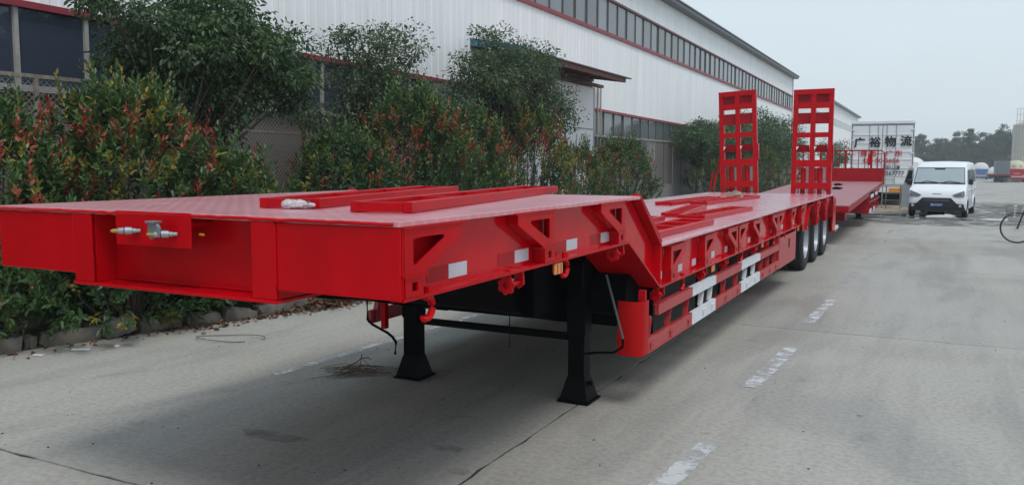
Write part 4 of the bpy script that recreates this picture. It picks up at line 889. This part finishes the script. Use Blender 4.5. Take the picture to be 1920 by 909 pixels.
MB().box(-10.61, -10.53, 28.2, YB1, 2.70, 2.74).build('capping', MULW, gf, org=GO)

# second hall
h2 = thing('far_hall', 'second white hall further down the yard, mostly hidden by the right ramp', 'warehouse', (-11, 110, 0)); HO = (-11, 110, 0)
Y = 86.0
while Y < 137:
    for a, c in ((-1.2, 6.2), (7.1, 8.7)): cladpanel(Y, Y+3.0, lambda y, a=a: a, lambda y, c=c: c, X=-11, par=h2, org=HO)
    MB().box(-11.06, -11.0, Y+.03, Y+2.97, 6.2, 7.1).build('window_pane', GLS, h2, org=HO); Y += 3
MB().box(-11.3, -10.6, 86, 137.3, 8.7, 8.9).build('roof_gutter', ROOF, h2, org=HO)
MB().prism([(-11.07, -1.2), (-11.07, 8.69), (-25, 10.2), (-39, 8.69), (-39, -1.2)], 'xz', 86, 136.9).build('hall_body', CLAD, h2, org=HO)

# ------------------------------------------------------------------ flatbed trailer (second)
TT = (-2.85, 19.0, 0)
t2 = thing('flatbed_trailer', 'dull red flatbed trailer with headboard parked behind the lowbed ramps', 'trailer', TT)
tilt = math.atan((1.16-.87)/12.0)
def zz2(Y): return .87+(Y-19)*math.tan(tilt)
def T2(b, name, m, **k): return b.build(name, m, t2, org=TT, **k)
x0, x1 = -4.25, -1.64
b = MB().add([(x0, 19, .85), (x1, 19, .85), (x1, 31, zz2(31)-.02), (x0, 31, zz2(31)-.02), (x0, 19, .87), (x1, 19, .87), (x1, 31, zz2(31)), (x0, 31, zz2(31))], [(0, 3, 2, 1), (4, 5, 6, 7), (0, 1, 5, 4), (1, 2, 6, 5), (2, 3, 7, 6), (3, 0, 4, 7)])
T2(b, 'deck', DECK2)
for X in (x0, x1-.04):
    T2(MB().prism([(19.0, .72), (31, zz2(31)-.15), (31, zz2(31)-.022), (19.0, .848)], 'yz', X, X+.04), 'edge_rail', RED2)
T2(MB().box(x0+.04, x1-.04, 19.0, 19.06, .72, .848), 'rear_rail', RED2)
for X in (-2.45, -3.5): T2(MB().prism([(19.2, .45), (30, .62), (30, 1.1), (19.2, .82)], 'yz', X-.06, X+.06), 'chassis_beam', RED2)
T2(MB().box(-2.3, -1.68, 25.0, 25.02, .38, .98), 'box_end_panel', RED2)
T2(MB().box(-2.3, -1.70, 25.03, 27.2, .38, .95), 'storage_box', RED2)
for k in range(8): T2(MB().box(-1.69, -1.66, 25.1+k*.6, 25.16+k*.6, .38, .98), 'guard_post', RED2)
for z in (.40, .66, .90): T2(MB().box(-1.66, -1.64, 25.0, 29.6, z, z+.06), 'guard_rail', RED2)
for y0, y1, z in ((25.5, 26.7, .80), (27.4, 28.4, .82), (25.2, 26.0, .40), (26.8, 27.4, .40)): T2(MB().box(-1.637, -1.63, y0, y1, z, z+.10), 'white_strip', WHT)
for X in (-2.2, -3.6): T2(MB().box(X-.07, X+.07, 28.9, 29.05, .02, .9).box(X-.15, X+.15, 28.85, 29.1, .0, .03), 'landing_leg', BLK)
T2(MB().box(-3.9, -3.3, 19.6, 19.9, 0, .7).box(-2.7, -2.4, 20.6, 20.9, 0, .5), 'support_stand', BLK)
T2(MB().box(-2.5, -2.0, 22.2, 22.6, .34, .80), 'mudguard', RED2)
hz = zz2(31)
T2(MB().box(x0, x1+.05, 31, 31.06, hz-.1, hz+.46), 'headboard_panel', RED2)
bars = MB().tube([(x0, 31.03, hz+.46), (x0, 31.03, hz+1.0), (x0+.08, 31.03, hz+1.06), (x1-.08, 31.03, hz+1.06), (x1+.03, 31.03, hz+.98), (x1+.03, 31.03, hz+.46)], .025, 8)
T2(bars, 'headboard_frame', RED2)
vx = list(np.arange(x0+.18, x1, .205))
for k, X in enumerate(vx): T2(MB().cyl((X, 31.03, hz+.46), (X, 31.03, hz+1.05), .036 if k % 4 == 2 else .013, None, 8), 'headboard_bar', RED2)
T2(MB().cyl((x0, 31.03, hz+.62), (x1-.4, 31.03, hz+.62), .010, None, 6).cyl((x0, 31.03, hz+.92), (x1-.9, 31.03, hz+.92), .010, None, 6), 'headboard_rail', RED2)
T2(MB().box(-2.13, -2.05, 30.97, 31.0, hz+.56, hz+.95), 'red_tag_plate', RED)
T2(MB().box(x1+.005, x1+.012, 30.93, 30.998, hz-.1, hz+.2), 'yellow_tape', YEL)
for k, (x, y) in enumerate([(-3.0, 27.2), (-2.75, 27.9), (-2.9, 25.2), (-2.7, 24.6), (-2.55, 25.6)]):
    lump('deck_debris', (x, y, zz2(y)+.03), (.14, .05, .035), BLK, ['dark scrap lump, farthest on the flatbed deck', 'second dark scrap by the headboard on the flatbed deck', 'dark scrap in the middle of the flatbed deck', 'nearest dark scrap on the flatbed deck', 'dark scrap on the right of the flatbed deck'][k], 'scrap', 20+k, k*.7, .3)

# ------------------------------------------------------------------ text helper
def text(name, s, h, m, parent, org, loc, rot=(R(90), 0, 0), bold=0, sx=1, align='CENTER'):
    cu = bpy.data.curves.new(name, 'FONT'); cu.body = s; cu.size = h; cu.align_x = align; cu.align_y = 'CENTER'; cu.offset = 0; cu.extrude = .001
    tmp = bpy.data.objects.new(name, cu); COL.objects.link(tmp); dg = bpy.context.evaluated_depsgraph_get(); dg.update()
    me = bpy.data.meshes.new_from_object(tmp.evaluated_get(dg)); bpy.data.objects.remove(tmp); me.name = name
    if bold:
        b0 = [tuple(v.co) for v in me.vertices]; f0 = [tuple(p.vertices) for p in me.polygons]; mb = MB()
        for k, (dx, dy) in enumerate(((0, 0), (bold, 0), (-bold, 0), (0, bold), (0, -bold))): mb.add([(x+dx, y+dy, z+.0006*k) for x, y, z in b0], f0)
        me = bpy.data.meshes.new(name); me.from_pydata(mb.v, [], mb.f)
    me.materials.clear(); me.materials.append(m); o = bpy.data.objects.new(name, me); COL.objects.link(o); o.parent = parent
    o.location = [loc[i]-org[i] for i in range(3)]; o.rotation_euler = rot; o.scale = (sx, 1, 1); return o
# ------------------------------------------------------------------ box truck
BT = (-2.12, 39, 0); bt = thing('box_truck', 'white box lorry seen from behind with black and red Chinese lettering on its doors', 'truck', BT, R(2.6))
def B_(b, name, m, **k): return b.build(name, m, bt, org=BT, **k)
TW = mat('truck_white', (.74, .76, .78), .4, var=.04, vs_=2); TG = mat('truck_grey_trim', (.22, .24, .27), .4, metal=.3); TS = mat('door_rod', (.35, .37, .4), .35, metal=.5)
bx0, bx1 = -3.38, -.90
B_(MB().box(bx0, bx1, 39.0, 48.5, .80, 3.58), 'cargo_box', TW, bevel=.03)
for (a, c) in ((bx0+.06, (bx0+bx1)/2-.012), ((bx0+bx1)/2+.012, bx1-.06)):
    dr = B_(MB().box(a, c, 38.955, 38.998, .92, 3.40), 'rear_door', TW, bevel=.006)
    for z in (1.24, 1.56, 1.93, 2.26, 2.62, 2.98): MB().box(a+.04, c-.04, 38.935, 38.954, z, z+.06).build('door_rib', TW, dr, org=BT, bevel=.008)
    for f in (.55, .86) if a > -3 else (.58, .87):
        X = a+(c-a)*(f if a < -3 else 1-f); MB().cyl((X, 38.93, .86), (X, 38.93, 3.44), .011, None, 8).build('lock_rod', TS, dr, org=BT)
B_(MB().box((bx0+bx1)/2-.011, (bx0+bx1)/2+.011, 38.96, 38.998, .92, 3.42), 'door_gap_seal', MUL)
B_(MB().box(bx0+.02, bx0+.055, 38.94, 38.998, .9, 3.42).box(bx1-.055, bx1-.02, 38.94, 38.998, .9, 3.42).box(bx0+.02, bx1-.02, 38.94, 38.998, 3.42, 3.45), 'door_frame_seal', TG)
for z in (1.1, 1.65, 2.2, 2.75, 3.2): B_(MB().box(bx1-.14, bx1+.01, 38.92, 38.94, z, z+.05).box(bx0-.01, bx0+.14, 38.92, 38.94, z, z+.05), 'door_hinge', TW)
B_(MB().box(bx0-.01, bx1+.01, 38.95, 39.1, 3.46, 3.60), 'roof_rail', TW, bevel=.02)
B_(MB().box(bx0+.2, bx0+.24, 38.9, 38.93, 1.08, 1.12).box(-2.0, -1.6, 38.9, 38.92, 1.10, 1.13), 'door_handle', TS)
B_(MB().box(bx0+.1, bx1-.05, 38.9, 39.0, .56, .80), 'rear_bumper', TW, bevel=.01)
B_(MB().box(-1.80, -1.25, 38.885, 38.899, .58, .74), 'amber_reflector', mat('orange_reflector', (.7, .25, .02), .3))
B_(MB().box(-1.24, -.98, 38.885, 38.899, .58, .74), 'tail_lamp', mat('red_lens', (.5, .02, .02), .25))
B_(MB().box(bx0+.25, bx1-.2, 39.2, 47.5, .34, .56), 'chassis', BLK); B_(MB().box(bx0+.3, bx1-.3, 39.6, 39.7, .14, .8), 'underbody_fill', BLK)  # full-width black sheet added to close the bright gap under the cargo box
for X in (bx0+.35, bx1-.35):
    for Yw in (40.6, 46.8): wheel(bt, (X-BT[0], Yw-BT[1], .48), 1 if X > -2 else -1, sc=.98)
TBK = mat('black_lettering', (.015, .015, .018), .5); TRD = mat('red_lettering', (.5, .03, .04), .5)
for ch, X, z in (('广', -3.03, 2.74), ('裕', -2.42, 2.76), ('物', -1.82, 2.78), ('流', -1.22, 2.80)): text('lettering', ch, .46, TBK, bt, BT, (X, 38.905, z-.1), bold=.016)
text('lettering', '青岛—广东', .27, TRD, bt, BT, (-2.17, 38.905, 2.20), bold=.006, sx=1.25)
text('lettering', '156·50-5656', .25, TRD, bt, BT, (-2.17, 38.905, 1.90), bold=.006, sx=1.15)
text('lettering', '2田山清', .2, TBK, bt, BT, (-1.75, 38.905, 1.60), bold=.003)
text('lettering', '13042567777', .24, TBK, bt, BT, (-1.9, 38.905, 1.36), bold=.004)
# trestle
ts = thing('steel_trestle', 'thin open steel trestle standing between the box lorry and the van', 'trestle', (-1.55, 36.6, 0)); TO = (-1.55, 36.6, 0)
TSM = mat('trestle_steel', (.25, .22, .20), .6, var=.3)
for (X, Yq) in ((-1.92, 36.4), (-1.20, 36.4), (-1.80, 37.0), (-1.28, 37.0)): MB().box(X-.02, X+.02, Yq-.02, Yq+.02, 0, .90).build('leg', TSM, ts, org=TO)
for z in (.88, .62, .34): MB().box(-1.90, -1.22, 36.385, 36.415, z-.03, z).build('cross_bar', TSM, ts, org=TO)
MB().box(-1.93, -1.19, 36.38, 37.02, .902, .93).build('top_frame', TSM, ts, org=TO)

# ------------------------------------------------------------------ van
VAN = (0.03, 30.75, 0); van = thing('minivan', 'white high roofed minivan facing the camera with its passenger door open', 'van', VAN, R(-5.5))
VW = mat('van_white_paint', (.80, .82, .84), .22, var=.02, vs_=2, coat=.4); VB = mat('van_black_plastic', (.012, .013, .02), .4, var=.2)
VG = mat('windscreen_glass', (.34, .41, .42), .12, var=.06, vs_=2, spec=.8); VD = mat('dark_van_glass', (.02, .025, .03), .06, spec=.8)
# side profile (y back, z up); local coords: front at y=0, x right
prof = [(.06, .28), (-.02, .40), (-.03, .55), (.0, .72), (.04, .84), (.12, .93), (.42, 1.04), (.50, 1.10), (.86, 1.60), (.95, 1.70), (1.12, 1.79), (1.5, 1.84), (3.0, 1.85), (4.5, 1.83), (4.68, 1.78), (4.76, 1.6), (4.80, 1.1), (4.80, .5), (4.72, .30), (4.2, .24), (3.0, .22), (1.0, .22)]
HW = .85
def tumb(x, z): return x*(1-.13*max(0, (z-.95)/.9)**1.2)
cyv, czv = 2.4, 1.0
def body():
    b = MB(); sl_ = []
    for f, ins in ((-1, .10), (-.985, .045), (-.93, .012), (-.8, 0), (-.4, -.012), (0, -.018), (.4, -.012), (.8, 0), (.93, .012), (.985, .045), (1, .10)):
        row = []
        for y, z in prof:
            dy = -ins if y > cyv else ins; dz = -ins if z > czv else ins*.6
            if z < .95 and y < 1: dy *= 1.5
            yy, z2 = y+dy*.9, z+dz*.9
            row.append((tumb(f*HW, z2), yy, z2))
        sl_.append(row)
    n = len(prof)
    V = [p for row in sl_ for p in row]; F = []
    for i in range(len(sl_)-1):
        for j in range(n): F.append((i*n+j, i*n+(j+1) % n, (i+1)*n+(j+1) % n, (i+1)*n+j))
    F += [tuple(range(n)), tuple(range(len(V)-1, len(V)-n-1, -1))]
    return b.add(V, F)
body().build('body', VW, van, smooth=True)
def ws(u, t, off):  # windscreen surface point, u in -1..1, t 0..1
    y = .50+(.86-.50)*t; z = 1.10+(1.60-1.10)*t; n = Vector((0, -.81, .58)); return Vector((tumb(u*HW, z), y+.012*abs(u)**3*4, z))+n*off
def quadstrip(fn, us, ts_):
    V = [tuple(fn(u, t)) for t in ts_ for u in us]; k = len(us)
    return MB().add(V, [(j*k+i, j*k+i+1, (j+1)*k+i+1, (j+1)*k+i) for j in range(len(ts_)-1) for i in range(k-1)])
us = list(np.linspace(-.90, .90, 13))
quadstrip(lambda u, t: ws(u*1.03, t, .030), us, [-.04, .0, .5, 1.0, 1.06]).build('screen_surround', VB, van, smooth=True)
quadstrip(lambda u, t: ws(u, t, .036), us, [.06, .5, 1.0]).build('windscreen', VG, van, smooth=True)
MB().add([tuple(ws(u, t, .040)) for u, t in ((-.25, 1.0), (.2, 1.0), (.17, .9), (-.2, .9))], [(0, 1, 2, 3)]).build('screen_sticker_band', VB, van)
for s in (-1, 1):
    a = [ws(-.72 if s < 0 else .05, .0, .045), ws(-.45 if s < 0 else .35, .14, .047), ws(-.05 if s < 0 else .75, .05, .045)]
    MB().tube(a, .012, 6).build('wiper', VB, van)
def front(name, pts, m, y=-.035, th=.02, par=van, bev=.004):
    return MB().prism(pts, 'xz', y-th, y).build(name, m, par, bevel=bev)
front('grille_panel', [(-.42, .66), (.42, .66), (.60, .47), (.80, .46), (.82, .34), (-.82, .34), (-.80, .46), (-.60, .47)], VB, y=-.018, th=.04)
front('lower_bumper', [(-.84, .345), (.84, .345), (.82, .24), (.4, .22), (-.4, .22), (-.82, .24)], VB, y=.03, th=.07)
for z in (.60, .555): MB().box(-.38, .38, -.064, -.059, z, z+.014).build('grille_bar', mat('grille_grey', (.16, .17, .2), .4), van)
for s in (-1, 1):
    hl = MB().prism([(s*.46, .76), (s*.80, .90), (s*.815, .72), (s*.60, .69), (s*.52, .70)], 'xz', -.035, .04).build('headlamp', mat('headlamp_lens', (.18, .20, .23), .15, spec=.8), van, bevel=.008)
    MB().prism([(s*.70, .82), (s*.78, .85), (s*.785, .75), (s*.72, .73)], 'xz', -.042, -.036).build('headlamp_reflector', mat('lamp_chrome', (.5, .52, .55), .2, metal=.6), hl)
    MB().cyl((s*.70, -.075, .405), (s*.70, -.05, .405), .045, None, 16).build('fog_lamp', mat('fog_lens', (.45, .47, .5), .2), van)
front('number_plate', [(-.19, .385), (.20, .385), (.20, .475), (-.19, .475)], mat('blue_plate', (.03, .10, .35), .4), y=-.060, th=.008)
text('plate_lettering', '鲁B·K9067', .085, mat('plate_white', (.45, .5, .6), .5), van, (0, 0, 0), (.005, -.0695, .425), sx=.85, bold=.001)
MB().box(-.13, .13, -.005, .02, .775, .80).build('emblem', CHROME, van, bevel=.004)
for s in (-1, 1):
    X = s*HW
    def sw(pts, name, m=VD, off=.006):
        V = [(tumb(X, z)+s*off, y, z) for y, z in pts]+[(tumb(X, z)-s*.02, y, z) for y, z in pts]; n = len(pts)
        return MB().add(V, [tuple(range(n)), tuple(range(2*n-1, n-1, -1))]+[(i, (i+1) % n, (i+1) % n+n, i+n) for i in range(n)]).build(name, m, van)
    sw([(.75, 1.12), (1.02, 1.55), (1.5, 1.58), (1.52, 1.13)], 'side_window'); sw([(1.62, 1.13), (1.62, 1.58), (2.9, 1.58), (2.9, 1.13)], 'side_window'); sw([(3.0, 1.13), (3.0, 1.58), (4.4, 1.56), (4.4, 1.15)], 'side_window')
    sw([(1.57, .35), (1.57, 1.62), (1.575, 1.62), (1.575, .35)], 'door_seam', VB, .003); sw([(2.95, .35), (2.95, 1.62), (2.955, 1.62), (2.955, .35)], 'door_seam', VB, .003)
    sw([(.5, .88), (4.7, .88), (4.7, .90), (.5, .90)], 'waist_crease', VW, .008)
    for yw in (.62, 3.75):
        aa = [math.pi*(-.04+1.08*i/20) for i in range(21)]; MB().prism([(yw+.375*math.cos(a), .30+.375*math.sin(a)) for a in aa]+[(yw+.34*math.cos(a), .30+.34*math.sin(a)) for a in aa][::-1], 'yz', *sorted((X-s*.02, X+s*.012))).build('wheel_arch', VW, van, smooth=True)
        MB().cyl((X-s*.02, yw, .30), (X+s*.002, yw, .30), .335, None, 32).build('arch_recess', VB, van)
        wv = wheel(van, (X-s*.055, yw, .30), s, sc=.61)
    ch = MB().box(min(X+s*.01, X+s*.14), max(X+s*.01, X+s*.14), .62, .74, 1.08, 1.27) if s > 0 else None
    if ch: ch.build('door_mirror', VB, van, bevel=.03)
MB().box(-.25, .25, .05, .09, .10, .20).build('front_cross_member', BLK, van)
# open passenger door (left in the picture)
dr = MB().prism([(0, .30), (.06, .27), (.86, .27), (.90, .34), (.90, 1.05), (.86, 1.07), (.55, 1.60), (.40, 1.63), (0, 1.62)][::-1], 'yz', -.03, .03).build('passenger_door', VW, van, bevel=.012)
dr.location = (-HW-.01, .78, 0); 
# hinge at front: rebuild so hinge edge is y=0, door goes back when closed; opened 30 deg outward
dr.data.transform(Matrix.Translation((0, 0, 0))); dr.rotation_euler = (0, R(3), R(27))
MB().prism([(.10, 1.12), (.10, 1.54), (.44, 1.54), (.72, 1.12)], 'yz', -.036, .036).build('door_glass', VD, dr)
MB().box(-.20, -.03, .0, .09, 1.04, 1.24).build('door_mirror', VB, dr, bevel=.03)
MB().box(-.02, .0, .1, .8, .35, 1.0).build('door_lining', mat('grey_lining', (.3, .32, .34), .6), dr)

# ------------------------------------------------------------------ bicycle
BK = (2.18, 21.6, 0); bk = thing('bicycle', 'old dark bicycle with a wire basket at the right edge of the yard', 'bicycle', BK)
DK = mat('dark_frame_paint', (.02, .018, .022), .4, var=.2); CHR = mat('dull_chrome', (.3, .3, .3), .35, metal=.7)
def bwheel(cx):
    w_ = MB().lathe([(-.016, .325), (-.012, .342), (0, .348), (.012, .342), (.016, .325), (0, .318)], c=(0, 0, 0), axis='y', n=48, close=True).build('wheel', RUB, bk, loc=(cx, 0, .348), smooth=True)
    MB().lathe([(-.011, .316), (.011, .316), (.008, .305), (-.008, .305)], axis='y', n=40, close=True).build('rim', CHR, w_, smooth=True)
    s_ = MB()
    for k in range(28): a = k*2*math.pi/28; s_.cyl((.02*math.cos(a+1), .02*(-1)**k, .02*math.sin(a+1)), (.308*math.cos(a), 0, .308*math.sin(a)), .0014, None, 4)
    s_.build('spokes', CHR, w_); MB().cyl((0, -.05, 0), (0, .05, 0), .022, None, 12).build('hub', DK, w_)
bwheel(-.52); bwheel(.55)
MB().tube([(-.52, .045, .348), (-.46, .045, .55), (-.40, .03, .74)], .012, 8).tube([(-.52, -.045, .348), (-.46, -.045, .55), (-.40, -.03, .74)], .012, 8).build('fork', DK, bk)
MB().tube([(-.41, 0, .70), (-.355, 0, .92)], .018, 8).tube([(-.40, 0, .74), (-.0, 0, .33)], .016, 8).tube([(-.365, 0, .88), (-.05, 0, .48), (.05, 0, .42)], .014, 8).tube([(0, 0, .30), (.14, 0, .82)], .016, 8).tube([(0, 0, .31), (.55, .05, .348)], .011, 8).tube([(0, 0, .31), (.55, -.05, .348)], .011, 8).tube([(.1, 0, .7), (.55, .05, .348)], .010, 8).build('frame', DK, bk, smooth=True)
MB().tube([(-.355, 0, .90), (-.365, 0, 1.0)], .013, 8).tube([(-.20, .28, 1.06), (-.33, .22, 1.03), (-.38, .08, 1.0), (-.38, -.08, 1.0), (-.40, -.22, .98), (-.30, -.32, 1.08)], .013, 8).build('handlebar', DK, bk, smooth=True)
MB().tube([(-.20, .28, 1.06), (-.08, .30, 1.07)], .019, 8).tube([(-.37, -.27, 1.02), (-.28, -.33, 1.09)], .02, 8).build('grip', RUB, bk)
MB().prism([(.0, .86), (.28, .88), (.30, .91), (.1, .90), (-.02, .89)], 'xz', -.06, .06).build('saddle', RUB, bk, bevel=.02)
bs = MB()
def bsk(t, k): # t level 0..1, k corner angle
    w0, w1 = .11+.03*t, .15+.03*t; return (-.62+w0*math.cos(k)*1.15, w1*math.sin(k), .60+.24*t)
for t in np.linspace(0, 1, 8): bs.tube([bsk(t, a) for a in np.linspace(0, 2*math.pi, 21)[:-1]], .0035 if 0 < t < 1 else .007, 5, closed=True)
for a in np.linspace(0, 2*math.pi, 33)[:-1]: bs.tube([bsk(0, a), bsk(1, a)], .0028, 4)
for q in np.linspace(-.1, .1, 6): bs.tube([(-.74, q, .60), (-.50, q, .60)], .003, 4)
bs.build('basket', CHR, bk); MB().prism([(-.70, .605), (-.55, .605), (-.56, .68), (-.66, .72)], 'xz', -.08, .08).build('basket_content', mat('grey_rag', (.16, .17, .18), .8, var=.3, vs_=20), bk, bevel=.02)
MB().cyl((0, -.05, .30), (0, -.04, .30), .09, None, 20).build('chain_ring', CHR, bk)
MB().box(-.02, .02, -.16, -.08, .14, .16).cyl((0, -.06, .30), (0, -.1, .15), .01, None, 8).build('pedal', DK, bk)

# ------------------------------------------------------------------ far vehicles and silo
def tanker(X, Y, r, L_, ctop, cface, label, rz=0, cone=True, zc=None, marks=False):
    g = gz(Y); root = thing('tanker_trailer', label, 'tanker', (X, Y, g), rz); zc = zc or r+1.0
    MB().lathe([(0, .02), (.05, r*.6), (.35, r*.95), (.6, r), (L_-.6, r), (L_-.1, r*.7), (L_, .02)], c=(0, 0, zc), axis='y', n=32).build('tank', ctop, root, smooth=True)
    MB().prism([(r*math.cos(a)*.93, zc+r*math.sin(a)*.93) for a in np.linspace(math.pi*1.0, 2*math.pi, 16)], 'xz', -.06, .5).build('rear_face', cface, root)
    MB().box(-r*.8, r*.8, .2, L_-.2, .75, zc-r*.85).build('chassis', cface, root); MB().box(-r*.85, r*.85, -.1, .0, .45, .75).build('rear_bumper', cface, root)
    MB().box(-r, r, -.12, -.09, .78, .98).build('lamp_bar', mat('lamp_bar_white', (.6, .5, .5), .4), root)
    for s in (-1, 1):
        for yw in (.8, 2.1, 3.4): wheel(root, (s*(r*.78), yw, .48), s, sc=.98)
    if marks:
        MB().box(-.45, .45, -.075, -.062, zc-.75, zc-.68).build('white_mark', WHT, root)
        MB().lathe([(-.08, .16), (-.08, .10)], c=(-.45, 0.1, zc+.45), axis='y', n=16).lathe([(-.08, .16), (-.08, .10)], c=(.45, 0.1, zc+.45), axis='y', n=16).build('tank_hatch', TG, root)
    return root
CREAM = mat('cream_tank', (.62, .58, .42), .5, var=.06); BLUE = mat('blue_face', (.04, .12, .30), .5); WTANK = mat('white_tank', (.7, .7, .68), .5)
tanker(11.4, 155, 1.35, 9, CREAM, mat('tanker_red', (.42, .01, .02), .5, spec=.2), 'cream and red tanker trailer seen from behind by the silo', marks=True, zc=2.1)
tanker(8.7, 210, 1.45, 9, WTANK, BLUE, 'white and blue tanker far off right of the van roof', zc=2.3)
tanker(12.4, 232, 1.3, 7, WTANK, mat('pale_face', (.5, .5, .48), .5), 'small white tank seen between the blue tanker and the grey container', zc=1.6)
tanker(-1.1, 50, .66, 6, WTANK, WTANK, 'cream tank lorry half hidden between the box lorry and the van', zc=1.58, rz=R(8))
fl = thing('far_flatbed', 'low dark red flatbed before the grey container in the distance', 'trailer', (8.4, 146, gz(146))); MB().box(-1.3, 1.7, 0, 8, 1.0, 1.22).build('deck', mat('dull_maroon', (.16, .03, .035), .7, spec=.2), fl)
MB().box(-1.2, 1.6, 0, 8, .8, .94).build('chassis', BLK, fl)
for X in (-.4, .4): wheel(fl, (X, 1.0, .48), 1, sc=.98)
MB().cyl((-.4, 1, .48), (.4, 1, .48), .08, None, 10).build('axle', BLK, fl)
gc = thing('grey_container', 'grey metal container standing behind the far flatbed', 'container', (9.25, 152, gz(152)))
GC = mat('container_grey', (.17, .20, .22), .6); MB().box(-.95, .95, 0, 6, 0, 3.35).build('shell', GC, gc)
for k in range(9): MB().box(-.9+k*.21, -.84+k*.21, -.04, -.001, .1, 3.25).build('corrugation', GC, gc)
sil = thing('storage_silo', 'tall pale ribbed silo with a caged ladder at the right edge', 'silo', (13.2, 162, gz(162)))
SIL = mat('silo_sheet', (.46, .44, .38), .6, var=.12, vs_=.6, streak=(3, 3, .2))
pr = []; n = 72; V = []; F = []
for i in range(n):
    a = 2*math.pi*i/n; r_ = 2.2+(.04 if i % 2 else 0); V += [(r_*math.cos(a), r_*math.sin(a), 0), (r_*math.cos(a), r_*math.sin(a), 9.4), (.5*math.cos(a), .5*math.sin(a), 10.2)]
for i in range(n): j = (i+1) % n; F += [(3*i, 3*j, 3*j+1, 3*i+1), (3*i+1, 3*j+1, 3*j+2, 3*i+2)]
F.append(tuple(3*i+2 for i in range(n))); MB().add(V, F).build('shell', SIL, sil)
cg = MB()
for x in (-1.9, -1.45, -1.0): cg.cyl((x, -2.3, 1), (x, -2.3, 12.0), .035, None, 6)
for k in range(12): cg.cyl((-1.9, -2.3, 1+k), (-1.0, -2.3, 1+k), .03, None, 6)
cg.cyl((-1.9, -2.3, 12), (2, -2.3, 12), .035, None, 6).cyl((-1.0, -2.3, 11.3), (2, -2.3, 11.3), .03, None, 6); cg.build('caged_ladder', mat('ladder_grey', (.3, .3, .3), .5), sil)

# ------------------------------------------------------------------ haze
HAZE = True
if HAZE:
    hm = bpy.data.materials.new('haze'); hm.use_nodes = True; t = hm.node_tree; t.nodes.clear()
    o = t.nodes.new('ShaderNodeOutputMaterial'); v = t.nodes.new('ShaderNodeVolumePrincipled'); v.inputs['Color'].default_value = (.93, .97, 1, 1); v.inputs['Density'].default_value = .0010
    t.links.new(v.outputs[0], o.inputs['Volume'])
    hz_ = MB().box(-420, 420, -120, 720, -8, 14).build('haze', hm); tag(hz_, None, None, kind='stuff')
